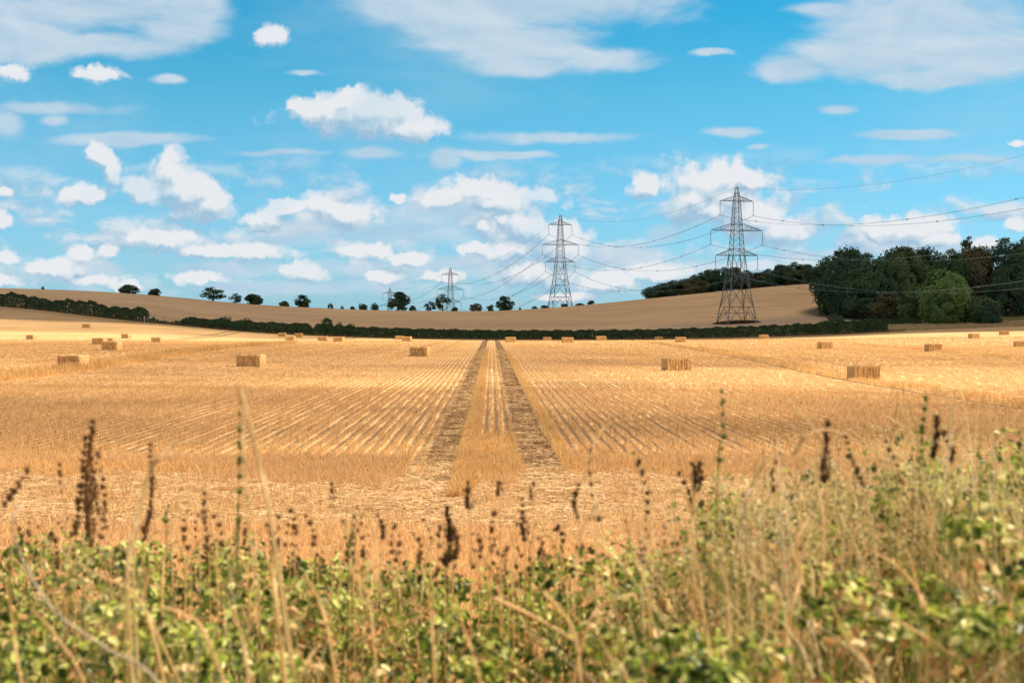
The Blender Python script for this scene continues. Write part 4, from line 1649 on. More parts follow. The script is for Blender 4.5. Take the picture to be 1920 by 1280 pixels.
for i, (kd, vr, a, b, rt, rb, y, mt, lab, _) in enumerate(NW):
    x = (a + b) / 2
    tree('wood_tree' if kd != 'bush' else 'bush', kd, vr, a - (14 if kd == 'wood' and mt is not M['light_tree'] else 4), b + (14 if kd == 'wood' and mt is not M['light_tree'] else 4), rt, rb, y, mt, lab, GN, cat='bush' if kd == 'bush' else 'tree', sink=.8,
         depth=(b - a) / F * y * (.9 if kd != 'wood' else 1.0))


def hedge_obj(name, px0, px1, height, depth, n, label, mat, rag=.25, seed=1, leaf=.34, y_off=.9, foot=None):
    r = np.random.default_rng(seed)
    px = r.uniform(px0, px1, n)
    y0 = np.interp(px, HPX, HY) + y_off
    if foot is not None:
        y0 = np.interp(px, foot[0], foot[1])
    x = (px - 960) / F * y0
    ends = np.minimum(sstep(px, px0 - .5, px0 + 9), 1 - sstep(px, px1 - 9, px1 + .5))
    H = height(px) if callable(height) else np.full(n, float(height))
    H = H * (.55 + .45 * ends) * (1 + rag * .5 * np.sin(px * .21 + seed) * np.sin(px * .083) + rag * .25 * np.sin(px * .9))
    face = r.random(n)
    dy = np.where(face < .45, -depth / 2, np.where(face < .9, r.uniform(-depth / 2, depth / 2, n), depth / 2))
    zz = np.where((face >= .45) & (face < .9), H, r.random(n) ** .8 * H)
    # rounded shoulders
    k = np.clip(zz / np.maximum(H, .1), 0, 1)
    dy = dy * (1 - .35 * k ** 4) + r.normal(0, .16, n) + .25 * np.sin(px * .33) * (1 - face)
    zz = zz + r.normal(0, .10, n) + (r.random(n) < .03) * r.uniform(0, .7, n) * rag * 2
    x = x + r.normal(0, .2, n)
    y = y0 + dy
    P = np.stack([x, y, gz(x, y0) + zz], -1)
    N = np.stack([r.normal(0, .6, n), np.where(face < .45, -1, .2) + r.normal(0, .4, n), np.where(face < .45, .3, 1) + r.normal(0, .4, n)], -1)
    L = leaf * r.uniform(.6, 1.3, n)
    V, Q = leaves(P, N, L, L * .7, r, .2)
    xm = float(np.mean(x)); ym = float(np.mean(y0)); zm = float(gz(xm, ym))
    e = empty(name, (xm, ym, zm))
    V = V - np.array([xm, ym, zm])
    o = link('foliage', mesh_np('foliage', V, Q), mat, parent=e)
    # stems and an inner mass of twigs
    mb = MB()
    rr = random.Random(seed)
    for i in range(int((px1 - px0) * .5)):
        p_ = rr.uniform(px0 + 1, px1 - 1)
        yy = float(np.interp(p_, HPX, HY)) + y_off if foot is None else float(np.interp(p_, foot[0], foot[1]))
        xx = (p_ - 960) / F * yy
        z_ = float(gz(xx, yy))
        hh = float(np.mean(H)) * .9
        for q in range(3):
            mb.tube([(xx - xm, yy - ym, z_ - zm - .2), (xx - xm + rr.uniform(-.5, .5), yy - ym + rr.uniform(-.4, .4), z_ - zm + hh * rr.uniform(.6, 1))], [.05, .02], 3)
    link('stems', mb.mesh('stems'), M['bark'], parent=e)
    tag(e, label, 'hedge', 'hedges between the stubble field and the hill')
    return e


hedge_obj('hedge', -160, 278, lambda p: 3.0 + .4 * np.sin(p * .05), 2.6, 26000, 'dark hedge running down the left slope, ending at the white post', M['hedge'], .3, 3, .36)
hedge_obj('hedge', 341, 586, lambda p: np.interp(p, [341, 400, 470, 590], [1.9, 2.0, 2.3, 2.5]), 2.4, 17000, 'middle dark hedge length left of the notch beside the tall bush', M['hedge'], .2, 4, .34)
hedge_obj('hedge', 588, 1662, lambda p: np.interp(p, [588, 700, 900, 1200, 1400, 1560, 1600, 1662], [2.5, 2.2, 2.0, 2.1, 2.4, 2.7, 2.8, 2.9]), 2.4, 60000, 'long low dark hedge across the foot of the brown hill', M['hedge'], .2, 5, .34)
hedge_obj('low_hedge', 1600, 1725, 1.6, 2.0, 7000, 'short low dark hedge at the foot of the near wood', M['hedge'], .3, 6, .34, foot=([1600, 1725, 1900], [384, 388, 388]))
hedge_obj('gap_scrub', 279, 340, lambda p: np.interp(p, [279, 300, 322, 340], [1.0, .45, .5, .9]), 1.4, 1100, 'straggly low growth in the gap between the left and middle hedges', M['hedge'], .9, 7, .28)
GHB = 'bushes standing up out of the hedges'
for (nm, kd, vr, a, b, rt, mt, lab) in [
    ('bush', 'round', 0, 595, 628, 596.5, O_, 'tallest dark bush on the hedge left of the wheel tracks'),
    ('bush', 'scrub', 1, 626, 646, 604, O_, 'thin bush just right of the tallest hedge bush'),
    ('bush', 'scrub', 0, 646, 668, 606, O_, 'thin upright bush on the hedge, second right of the tallest one'),
    ('bush', 'scrub', 0, 402, 440, 593, O_, 'spiky bush on the middle hedge, left of a wider one'),
    ('bush', 'scrub', 1, 440, 478, 597, O_, 'wider low bush on the middle hedge'),
    ('bush', 'round', 1, 1538, 1590, 590, O_, 'large dark bush rising from the right-hand part of the long hedge'),
    ('bush', 'scrub', 1, 1484, 1506, 606, O_, 'thin bush on the long hedge, left of two others before the large bush'),
    ('bush', 'scrub', 0, 1500, 1540, 605.5, O_, 'low spreading bush on the long hedge left of the large bush'),
    ('bush', 'dome', 0, 1602, 1662, 598, M['hedge_light'], 'mid green rounded bush at the right end of the long hedge'),
]:
    pm = (a + b) / 2
    yy = float(np.interp(pm, HPX, HY)) + 1.6
    tree(nm, kd, vr, a, b, rt, 620, yy, mt, lab, GHB, cat='bush', depth=3.0)

# white marker post at the end of the left hedge
pp = G(270.5, 362)
mb = MB()
mb.tube([(0, 0, -.3), (0, 0, 1.7)], [.075, .075], 8)
mb.tube([(0, 0, 1.7), (0, 0, 1.82)], [.11, .03], 8)
po = link('marker_post', mb.mesh('marker_post'), mat_simple('white_paint', (0.8, 0.8, 0.8), (0.7, 0.7, 0.68), 3, .5, .4), loc=pp)
tag(po, 'thin white marker post standing at the end of the left hedge', 'post')

# dry grass margin on the right beyond the hedge end, with a few weeds
n = 9000
r = RNG
px = r.uniform(1655, 2050, n)
yy = np.interp(px, HPX, HY) + r.uniform(1, 30, n)
x = (px - 960) / F * yy
z = gz(x, yy)
hh = r.uniform(.3, .75, n)
an = r.random(n) * 6.283
sd = np.stack([np.cos(an), np.sin(an), 0 * an], -1) * .10
b = np.stack([x, yy, z], -1)
tp = b + np.stack([r.normal(0, .15, n), r.normal(0, .15, n), hh], -1)
V = np.stack([b - sd, b + sd, tp + sd * .3, tp - sd * .3], 1).reshape(-1, 3)
o = link('dry_grass', mesh_np('dry_grass', V, np.arange(4 * n).reshape(n, 4)), M['dry_margin'])
tag(o, 'pale dry grass margin between the hedge end and the near wood', 'grass', kind='stuff')

# verge of dead stalks along the field side of the hedge
n = 14000
px = r.uniform(-150, 1700, n)
yy = np.interp(px, HPX, HY) - r.uniform(.2, 2.0, n)
x = (px - 960) / F * yy
z = gz(x, yy)
hh = r.uniform(.1, .55, n) * (1 + (r.random(n) < .04))
an = r.random(n) * 6.283
sd = np.stack([np.cos(an), np.sin(an), 0 * an], -1) * .05
b = np.stack([x, yy, z], -1)
tp = b + np.stack([r.normal(0, .12, n), r.normal(0, .12, n), hh], -1)
V = np.stack([b - sd, b + sd, tp + sd * .3, tp - sd * .3], 1).reshape(-1, 3)
o = link('verge_grass', mesh_np('verge_grass', V, np.arange(4 * n).reshape(n, 4)), mat_simple('verge_stalks', (0.12, 0.09, 0.045), (0.38, 0.26, 0.13), .8, .9, .2, .2))
tag(o, 'brown verge of dead grass along the field side of the hedges', 'grass', kind='stuff')


# ------------------------------------------------------------------ cloud overhead, towards the sun: its shadow lies on the hill
def cloud_obj(name, cx, cy, cz, rx, ry, th, seed, label):
    r = np.random.default_rng(seed)
    nu, nv = 120, 80
    gx = np.linspace(-1, 1, nu)
    gy = np.linspace(-1, 1, nv)
    X, Y = np.meshgrid(gx, gy)
    # map the square to a superellipse outline with a wavy edge
    ph = np.arctan2(Y, X)
    wob = 1 + .03 * np.sin(ph * 5 + seed) + .02 * np.sin(ph * 11 + 2 * seed)
    e = np.clip(1 - (np.abs(X) ** 6 + np.abs(Y) ** 6), 0, 1)
    def fb(x, y):
        s = 0
        for k in range(6):
            f = 2.0 * 1.9 ** k
            s = s + np.abs(np.sin(x * f + 1.3 * k + np.sin(y * f * .7 + seed)) * np.cos(y * f * .9 + 2.1 * k)) / 1.7 ** k
        return s
    top = th * np.sqrt(e) * (.5 + .35 * fb(X * 2, Y * 2))
    bot = -th * .10 * np.sqrt(e) * (1 + .3 * fb(X * 3 + 3, Y * 3))
    A = np.stack([X * rx * wob, Y * ry * wob, top], -1).reshape(-1, 3)
    B = np.stack([X * rx * wob, Y * ry * wob, bot], -1).reshape(-1, 3)
    i = np.arange(nu * nv).reshape(nv, nu)
    q = np.stack([i[:-1, :-1], i[:-1, 1:], i[1:, 1:], i[1:, :-1]], -1).reshape(-1, 4)
    Q = np.concatenate([q, q[:, ::-1] + nu * nv])
    o = link(name, mesh_np(name, np.concatenate([A, B]), Q, True), M['cloud'], loc=(cx, cy, cz))
    tag(o, label, 'cloud', kind='structure')
    return o


M['cloud'] = mat_simple('cloud_vapour', (0.85, 0.86, 0.88), None, 1, 1.0, 0.0, .45)
CZ = 600.0
offx, offy = SUN.x / SUN.z * CZ, SUN.y / SUN.z * CZ
# shadow wanted over x -700..700, y 345..1400 of the hill
M['thin_cloud'] = bpy.data.materials.new('thin_cloud_vapour')
M['thin_cloud'].use_nodes = True
_t = NT(M['thin_cloud'].node_tree)
_t.n.clear()
_o = _t.node('ShaderNodeOutputMaterial')
_m = _t.node('ShaderNodeMixShader')
_tr = _t.node('ShaderNodeBsdfTransparent')
_df = _t.node('ShaderNodeBsdfTranslucent')
_df.inputs[0].default_value = (.85, .86, .88, 1)
_g = _t.node('ShaderNodeNewGeometry')
_n = _t.noise(_g.outputs['Position'], .035, 3, .6)
_t.link(_t.ss(_n, .3, .7, .13, .02), _m.inputs[0])
_t.link(_tr.outputs[0], _m.inputs[1])
_t.link(_df.outputs[0], _m.inputs[2])
_t.link(_m.outputs[0], _o.inputs[0])


M['mid_cloud'] = M['thin_cloud'].copy()
for _q in M['mid_cloud'].node_tree.nodes:
    if _q.type == 'MAP_RANGE':
        _q.inputs[3].default_value, _q.inputs[4].default_value = .34, .20


def thin_cloud(gx, gy, rx, ry, alt, seed, label):
    ox, oy = SUN.x / SUN.z * alt, SUN.y / SUN.z * alt
    o = cloud_obj('thin_cloud', gx + ox, gy + oy, alt, rx, ry, 12, seed, label)
    o.data.materials.clear()
    o.data.materials.append(M['thin_cloud'])


thin_cloud(-3, 51, 60, 10.5, 700, 3, 'small thin cloud overhead shading the middle of the field')
thin_cloud(-42, 160, 34, 50, 800, 5, 'thin wisp of cloud overhead shading the left of the field')
_mc0 = M['thin_cloud']
M['thin_cloud'] = M['mid_cloud']
thin_cloud(-115, 362, 75, 40, 700, 9, 'larger thin cloud overhead dimming the left slope below the hedge')
M['thin_cloud'] = _mc0
thin_cloud(32, 128, 26, 15, 800, 7, 'thin scrap of cloud overhead shading the field before the pylon')
cloud_obj('cloud', 20 + offx, 345 + 520 + offy, CZ, 720, 520, 90, 2, 'broad cumulus cloud overhead whose shadow lies on the hill')


# ------------------------------------------------------------------ foreground: bank growth, weeds and grasses
def mat_leafy(name, cols, trans=.35, rough=.5, scale=3.0, amp=.9):
    m, t = new_mat(name)
    geo = t.node('ShaderNodeNewGeometry')
    P = geo.outputs['Position']
    n = t.noise(P, scale, 3, .6)
    isl = geo.outputs['Random Per Island']
    f = t.math('MULTIPLY_ADD', t.math('SUBTRACT', n, .5), amp, t.math('MULTIPLY_ADD', t.math('SUBTRACT', isl, .5), .95, .5), clamp=True)
    k = len(cols)
    col = t.ramp(f, [(i / (k - 1), c) for i, c in enumerate(cols)])
    finish(t, col, rough, .35, None, trans)
    return m


M['weed_leaf'] = mat_leafy('weed_leaves', [(0.022, 0.045, 0.008), (0.085, 0.14, 0.020), (0.26, 0.36, 0.05), (0.58, 0.64, 0.13), (0.95, 0.92, 0.42)], .42, .36, 5.0, 1.5)
M['dry_leaf'] = mat_leafy('dead_leaves', [(0.30, 0.14, 0.05), (0.60, 0.34, 0.13), (0.90, 0.62, 0.28), (0.95, 0.80, 0.45)])
M['dry_stem'] = mat_leafy('dry_stems', [(0.60, 0.34, 0.14), (0.92, 0.62, 0.30), (1.0, 0.80, 0.47), (1.0, 0.88, 0.62)], .40, .6, 1.5, .7)
M['green_stem'] = mat_leafy('green_stems', [(0.10, 0.14, 0.04), (0.24, 0.28, 0.09), (0.50, 0.46, 0.16)], .45, .6)
M['seed'] = mat_leafy('seed_heads', [(0.040, 0.020, 0.010), (0.090, 0.044, 0.020), (0.20, 0.10, 0.045)], .05, .9, 20)
M['seed_brown'] = mat_leafy('brown_seed_heads', [(0.09, 0.042, 0.018), (0.19, 0.09, 0.038), (0.34, 0.18, 0.075)], .05, .9, 20)
M['seed_green'] = mat_leafy('green_seed_heads', [(0.14, 0.20, 0.05), (0.26, 0.32, 0.09)], .3, .8, 20)
M['pale_seed'] = mat_leafy('pale_seed_plumes', [(0.85, 0.62, 0.34), (1.0, 0.86, 0.58)], .5, .7, 20)

TOPX = np.array([-400, 0, 200, 450, 640, 760, 860, 960, 1080, 1180, 1290, 1400, 1500, 1600, 1720, 1800, 1920, 2400], dtype=float)
TOPR = np.array([1035, 1035, 1028, 1045, 1060, 1085, 1100, 1085, 1060, 1030, 1000, 975, 955, 935, 915, 895, 895, 890], dtype=float)


def canopy_z(px, y):
    """height of the leafy growth: its far edge (about 4.2 m away) reaches the photographed row"""
    row = np.interp(px, TOPX, TOPR)
    zt = EYE - (row - 607) / F * 4.2
    lim = EYE - (row - 607) / F * y           # never above the line of sight of its edge
    return np.minimum(zt + .05 * np.sin(px * .02 + y * 3), lim - .01 * (y < 4.0))


def build_growth():
    rng = RNG
    def pts(n, y0, y1, deep, lo=-.46, hi=.46):
        if lo == -.46:
            lo, hi, n = -.85, .85, int(n * 1.8)
        y = rng.uniform(y0 ** 2, y1 ** 2, n) ** .5
        u = rng.uniform(lo, hi, n)
        px = 960 + u * F
        zt = canopy_z(px, y)
        z = zt - deep * rng.random(n) ** 1.6
        # hollows
        z = z - .45 * np.clip(np.sin(px * .013 + y * 5) * np.sin(px * .021 - y * 7), 0, 1)
        return u * y, y, z, px
    # green leaves, in clumps with dark gaps between
    def clumps(nc, y0, y1, per, rlo, rhi, lo=-.46, hi=.46, drop=.0):
        x, y, z, px = pts(nc, y0, y1, .42, lo, hi)
        nc = len(x)
        z = z - drop
        R = rng.uniform(rlo, rhi, nc) * (.75 + .1 * y)
        n = nc * per
        v = rng.normal(size=(n, 3))
        v[:, 2] = np.abs(v[:, 2]) * .9 - .15
        v /= np.linalg.norm(v, axis=1, keepdims=True)
        C = np.repeat(np.stack([x, y, z], -1), per, 0)
        r_ = np.repeat(R, per) * rng.uniform(.55, 1.05, n)
        P = C + v * r_[:, None] * np.array([1, 1, .8])
        N = v * .9 + rng.normal(0, .38, (n, 3)) + np.array([.15, -.15, .25])
        return P, N, n
    P, N, n = clumps(1000, 2.15, 4.55, 60, .035, .125)
    L = rng.uniform(.014, .033, n)
    V, Q = leaves(P, N, L, L * .62, rng, .15, .15)
    o = link('undergrowth', mesh_np('undergrowth', V, Q), M['weed_leaf'])
    tag(o, 'tangled green bramble and nettle leaves covering the bank in front', 'undergrowth', kind='stuff')
    # outer rim of leaves on the silhouette, raised on shoots
    x, y, z, px = pts(4200, 3.6, 4.6, .10)
    k = (np.sin(px * .05) + np.sin(px * .013 + 1) + rng.normal(0, .5, len(px))) > .1
    right = px > 1250
    z = z + rng.random(len(z)) ** 2 * np.where(right, .17, .06)
    k = k | right
    L = rng.uniform(.018, .036, len(x))
    N = rng.normal(size=(len(x), 3)) + np.array([0, -.4, .5])
    V, Q = leaves(np.stack([x, y, z], -1)[k], N[k], L[k], (L * .6)[k], rng, .18, .15)
    o = link('shoots', mesh_np('shoots', V, Q), M['weed_leaf'])
    tag(o, 'loose leafy shoots along the top edge of the bank growth', 'undergrowth', kind='stuff')
    # dead leaves
    x, y, z, px = pts(9000, 2.1, 4.5, .5)
    L = rng.uniform(.015, .035, len(x))
    V, Q = leaves(np.stack([x, y, z + .01], -1), rng.normal(size=(len(x), 3)) + np.array([0, 0, .4]), L, L * .6, rng, .3, .2)
    o = link('dead_leaves', mesh_np('dead_leaves', V, Q), M['dry_leaf'])
    tag(o, 'curled brown dead leaves scattered among the green bank growth', 'leaves', kind='stuff')

    # feathery flecks of grass seed over the right-hand growth
    y = rng.uniform(3.0, 4.4, 26000)
    u = .225 + rng.normal(0, .075, 26000)
    px = 960 + u * F
    cl = np.sin(px * .045 + y * 9) * np.sin(px * .019 - y * 5) > -.15
    z = canopy_z(px, y) + .05 + rng.normal(0, .07, 26000)
    y, u, z = y[cl], u[cl], z[cl]
    L = rng.uniform(.004, .011, len(y))
    V, Q = leaves(np.stack([u * y, y, z], -1), rng.normal(size=(len(y), 3)), L, L * .4, rng, .2)
    o = link('grass_seed', mesh_np('grass_seed', V, Q), M['dry_stem'])
    tag(o, 'feathery pale grass seed floating over the right-hand growth', 'grass', kind='stuff')
    # blades and stems through the growth
    def ribbons(name, n, y0, y1, hlo, hhi, wlo, whi, mat, label, lo=-.46, hi=.46, lean=.35, curl=.5, zoff=-.55, ttop=None):
        if lo == -.46:
            lo, hi, n = -.85, .85, int(n * 1.8)
        per = 9
        nt = max(1, n // per)
        n = nt * per
        ty, tu, ta = rng.uniform(y0, y1, nt), rng.uniform(lo, hi, nt), rng.random(nt) * 6.283
        y = np.repeat(ty, per) + rng.normal(0, .035, n)
        u = np.repeat(tu, per) + rng.normal(0, .035, n) / y
        px = 960 + u * F
        zb = canopy_z(px, y) + zoff + rng.random(n) * .15
        h = rng.uniform(hlo, hhi, n)
        a = np.repeat(ta, per) + rng.normal(0, .6, n)
        ln = np.abs(rng.normal(lean * .5, lean * .7, n)) * h
        seg = 7
        b0 = np.stack([u * y, y, zb], -1)
        dirv = np.stack([np.cos(a), np.sin(a) * .6, np.zeros(n)], -1)
        w = rng.uniform(wlo, whi, n)
        rows = []
        cur = rng.uniform(0, curl, n)
        wig = rng.normal(0, .02, (n, 3))
        for i in range(seg + 1):
            t = i / seg
            c = b0 + dirv * (ln * (t ** 1.8))[:, None] + np.stack([0 * h, 0 * h, h * (t - cur * .45 * t ** 4)], -1) + wig * math.sin(t * 5)
            wd = (w * (1 - .75 * t))[:, None]
            sd = np.stack([np.sin(a) * 0 + 1, np.cos(a) * .6, 0 * a], -1)
            sd /= np.linalg.norm(sd, axis=1, keepdims=True)
            rows.append((c - sd * wd / 2, c + sd * wd / 2))
        V = np.stack([v for pr in rows for v in pr], 1)   # n, 2*(seg+1), 3
        # a slight fold gives the ribbon body
        m = V.shape[1]
        idx = (np.arange(n) * m)[:, None]
        Q = np.concatenate([idx + np.array([2 * i, 2 * i + 1, 2 * i + 3, 2 * i + 2]) for i in range(seg)])
        o = link(name, mesh_np(name, V.reshape(-1, 3), Q), mat)
        tag(o, label, 'grass', kind='stuff')
    ribbons('dry_grass_blades', 1150, 2.0, 4.3, .26, .54, .0025, .0075, M['dry_stem'], 'dry tan grass stems standing all through the bank growth', zoff=-.52, lean=.6)
    ribbons('tall_dry_grass', 220, 2.4, 4.4, .55, .80, .002, .0045, M['dry_stem'], 'taller straw-coloured grass rising above the leaves', zoff=-.50, lean=.3)
    ribbons('near_dry_stems', 90, 1.9, 2.7, .34, .50, .005, .009, M['dry_stem'], 'thick blurred tan stems closest to us at the bottom', zoff=-.42, lean=.5, curl=.9)
    ribbons('green_grass_blades', 1500, 2.0, 4.4, .30, .60, .003, .007, M['green_stem'], 'yellow green grass blades in the bank growth', zoff=-.50)
    ribbons('right_grass', 1500, 3.0, 4.6, .40, .78, .0025, .006, M['green_stem'], 'dense olive grass plumes over the right side of the bank', lo=.14, hi=.80, zoff=-.55)
    ribbons('right_dry_grass', 900, 2.6, 4.4, .40, .75, .0025, .006, M['dry_stem'], 'dry stems mixed into the olive grass on the right side', lo=.12, hi=.80, zoff=-.50, lean=.5)


build_growth()


def smooth_path(P, n=6):
    out = []
    P = [P[0]] + list(P) + [P[-1]]
    for i in range(1, len(P) - 2):
        p0, p1, p2, p3 = P[i - 1], P[i], P[i + 1], P[i + 2]
        for k in range(n):
            t = k / n
            out.append(.5 * ((2 * p1) + (-p0 + p2) * t + (2 * p0 - 5 * p1 + 4 * p2 - p3) * t * t + (-p0 + 3 * p1 - 3 * p2 + p3) * t ** 3))
    out.append(P[-2])
    return out


# seed-head whorls: a few shared shapes
def whorl_mesh(seed, long=False):
    rr = random.Random(seed)
    mb = MB()
    R0 = .0055
    mb.blob((0, 0, 0), (R0, R0, R0 * (1.1 if not long else 1.9)), 7, 5, .5, rr)
    for i in range(22):
        a = rr.uniform(0, 6.28)
        z = rr.uniform(-1, 1) * R0 * (.9 if not long else 1.6)
        p = Vector((math.cos(a) * R0 * .8, math.sin(a) * R0 * .8, z))
        mb.blob(p, R0 * rr.uniform(.30, .5), 5, 3, .3, rr)
        mb.bar(p, p * 1.0 + Vector((math.cos(a), math.sin(a), rr.uniform(-.2, .9))) * R0 * rr.uniform(.8, 1.7), .0005, 3)
    return mb.mesh('seed_head')


WH = [whorl_mesh(i, i > 2) for i in range(5)]
# (top px, top row, foot px, foot row, distance, number of whorls, size, colour)
GST = 'dried weed stalks with round seed heads on the bank'
STALKS = [
    (175, 788, 165, 1010, 3.5, 15, 1.35, 'b', 'tallest dense brown seed stalk in the dark cluster on the left'),
    (160, 818, 142, 1010, 3.5, 13, 1.25, 'b', 'brown seed stalk leaning left inside the dark left cluster'),
    (184, 850, 204, 1000, 3.45, 10, 1.2, 'b', 'brown seed stalk bending right inside the dark left cluster'),
    (170, 840, 172, 1030, 3.55, 14, 1.3, 'b', 'brown seed stalk in the middle of the dark left cluster'),
    (190, 880, 188, 1020, 3.5, 9, 1.15, 'b', 'shorter brown stalk at the right edge of the dark left cluster'),
    (280, 832, 270, 1012, 3.5, 17, 1.15, 'b', 'single narrow dark brown spike of crowded seed heads on the left'),
    (51, 880, 0, 955, 3.3, 6, 1.3, 'b', 'leaning stalk of spaced round seed heads at the left edge'),
    (112, 868, 118, 935, 3.7, 4, 1.0, 'b', 'short stalk with few brown heads between edge and dark cluster'),
    (448, 772, 445, 1000, 3.4, 8, 1.1, 'g', 'tall green stalk with widely spaced leafy whorls left of centre'),
    (352, 955, 357, 1040, 3.6, 5, 1.05, 'b', 'short brown stalk below the arching pale grass'),
    (384, 922, 392, 1040, 3.6, 7, 1.1, 'b', 'brown seed stalk right of the arching pale grass'),
    (318, 945, 312, 985, 3.7, 3, 1.0, 'g', 'small green-headed stalk left of two short brown ones'),
    (1109, 842, 1128, 990, 3.5, 7, 1.15, 'd', 'tall stalk of spaced black seed heads under the curled pale grass tip'),
    (1187, 846, 1214, 975, 3.5, 7, 1.15, 'd', 'leaning stalk of spaced black seed heads, first right of the curled grass'),
    (1087, 908, 1086, 975, 3.5, 8, 1.0, 'd', 'narrow black spike just left of the tall spaced-head stalk'),
    (876, 904, 882, 960, 3.6, 4, 1.35, 'd', 'stalk with two large dark heads below the left wheel track'),
    (838, 955, 835, 1060, 3.6, 11, 1.45, 'd', 'dense dark spike standing lowest in the middle of the picture'),
    (846, 985, 848, 1050, 3.5, 7, 1.3, 'b', 'dense brown spike leaning against the dark middle one'),
    (706, 965, 714, 1015, 3.6, 5, 1.2, 'd', 'dark seed stalk left of the dense middle spike'),
    (925, 960, 920, 1040, 3.6, 5, 1.2, 'b', 'brown stalk with paired heads below the golden strip'),
    (980, 932, 984, 1020, 3.6, 7, 1.2, 'd', 'dark stalk with a long upper head below the right wheel track'),
    (1002, 905, 1000, 945, 3.7, 3, 1.2, 'd', 'short stalk with two dark heads in the right wheel track'),
    (936, 903, 938, 935, 3.7, 2, 1.1, 'b', 'small stalk with two heads between the wheel tracks'),
    (1045, 988, 1044, 1010, 3.6, 2, 1.2, 'd', 'lone dark oval seed head right of centre'),
    (670, 948, 668, 1010, 3.7, 4, 1.05, 'b', 'thin brown stalk left of the dark one at left centre'),
    (620, 905, 622, 960, 3.5, 4, 1.0, 'b', 'faint thin stalk with small heads over the flattened straw'),
    (572, 965, 585, 1030, 3.6, 5, 1.1, 'b', 'brown stalk of spaced heads left of centre'),
    (545, 955, 552, 1010, 3.7, 4, 1.1, 'b', 'short brown stalk with spaced heads beside a similar taller one'),
    (505, 985, 512, 1040, 3.6, 4, 1.25, 'b', 'stalk ending in a bushy brown head above the leaves'),
    (775, 1000, 780, 1060, 3.6, 5, 1.1, 'b', 'low brown stalk among leaves left of the dense middle spike'),
    (738, 985, 742, 1050, 3.7, 4, 1.0, 'b', 'thin low brown stalk second left of the dense middle spike'),
    (895, 1000, 898, 1050, 3.6, 4, 1.1, 'b', 'low brown stalk first right of the dense middle spike'),
    (1297, 868, 1298, 920, 3.5, 6, 1.35, 'd', 'dark clustered seed stalk, left of a close pair right of centre'),
    (1311, 872, 1302, 930, 3.5, 5, 1.35, 'd', 'dark clustered seed stalk, right of a close pair right of centre'),
    (1272, 885, 1300, 975, 3.5, 5, 1.1, 'd', 'stalk of dark heads leaning right behind the close pair'),
    (1553, 793, 1552, 895, 3.4, 11, 1.3, 'd', 'tall black knobbly spike standing left in the right-hand grass'),
    (1545, 850, 1548, 905, 3.4, 6, 1.3, 'd', 'short black spike at the foot of the tall knobbly one'),
    (1585, 815, 1596, 868, 3.45, 4, 1.2, 'd', 'stalk with green and black heads right of the tall knobbly spike'),
    (1572, 840, 1620, 920, 3.4, 6, 1.1, 'd', 'leaning stalk of small dark heads right of the knobbly spike'),
    (1660, 825, 1690, 915, 3.45, 6, 1.15, 'd', 'leaning stalk of five dark heads midway across the right growth'),
    (1757, 786, 1750, 862, 3.4, 9, 1.25, 'd', 'tallest black knobbly spike on the far right'),
    (1768, 812, 1780, 870, 3.4, 5, 1.2, 'd', 'shorter dark stalk leaning right of the tallest right-hand spike'),
    (1462, 848, 1455, 930, 3.5, 5, 1.0, 'd', 'thin dark stalk left of the tall knobbly spike on the right'),
    (1352, 730, 1346, 880, 3.3, 7, 1.0, 'g', 'blurred yellow green stalk standing high right of centre'),
    (1735, 745, 1725, 880, 3.3, 7, 1.0, 'g', 'blurred yellow green stalk standing high left of the tallest right spike'),
]
rs = random.Random(5)
for k in range(84):      # many small ones low over the leaves in the middle
    px = rs.uniform(395, 1290) if k < 68 else rs.uniform(10, 380)
    rt = rs.uniform(960, 1045)
    STALKS.append((px, rt, px + rs.uniform(-14, 14), rt + rs.uniform(50, 95), rs.uniform(3.4, 4.0), rs.randint(2, 5), rs.uniform(.6, 1.05), rs.choice('bbbdg'), None))
SM = {'b': M['seed_brown'], 'd': M['seed'], 'g': M['seed_green']}
_wm = {}
for (xa, ra, xb, rb, y, n, sz, c, lab) in STALKS:
    top = at(xa, ra, y)
    foot = at(xb, rb, y)
    d = foot - top
    root = foot + Vector((d.x * .3, .02, -.45))
    e = empty('weed_stalk', root)
    bend = Vector((rs.uniform(-.016, .016), rs.uniform(-.03, .03), 0))
    path = smooth_path([root, foot, (foot + top) / 2 + bend, top + Vector((0, 0, .004))], 5)
    mb = MB()
    mb.tube([p - root for p in path], [.0016 - .0009 * i / len(path) for i in range(len(path))], 5)
    link('stem', mb.mesh('stem', True), M['dry_stem'] if c != 'g' else M['green_stem'], parent=e)
    for i in range(n):
        t = (i + .15) / n
        q = top.lerp(foot, t) + bend * math.sin(t * math.pi)
        wm = WH[rs.randrange(5)]
        key = (wm.name, c)
        if key not in _wm:
            m2 = wm.copy(); m2.materials.append(SM[c]); _wm[key] = m2
        h = link('seed_head', _wm[key], parent=e, loc=q - root + Vector((rs.uniform(-.002, .002), 0, 0)))
        s_ = sz * rs.uniform(.55, 1.15) * (.70 + .35 * t)
        h.scale = (s_, s_, s_ * rs.uniform(1, 1.4))
        h.rotation_euler = (rs.uniform(-.4, .4), rs.uniform(-.4, .4), rs.uniform(0, 6))
        if c == 'g' and rs.random() < .9:
            pass
    tag(e, lab or 'small dried weed stalk with few seed heads, low over the green leaves', 'weed', GST if lab else 'small weed stalks low over the leaves')

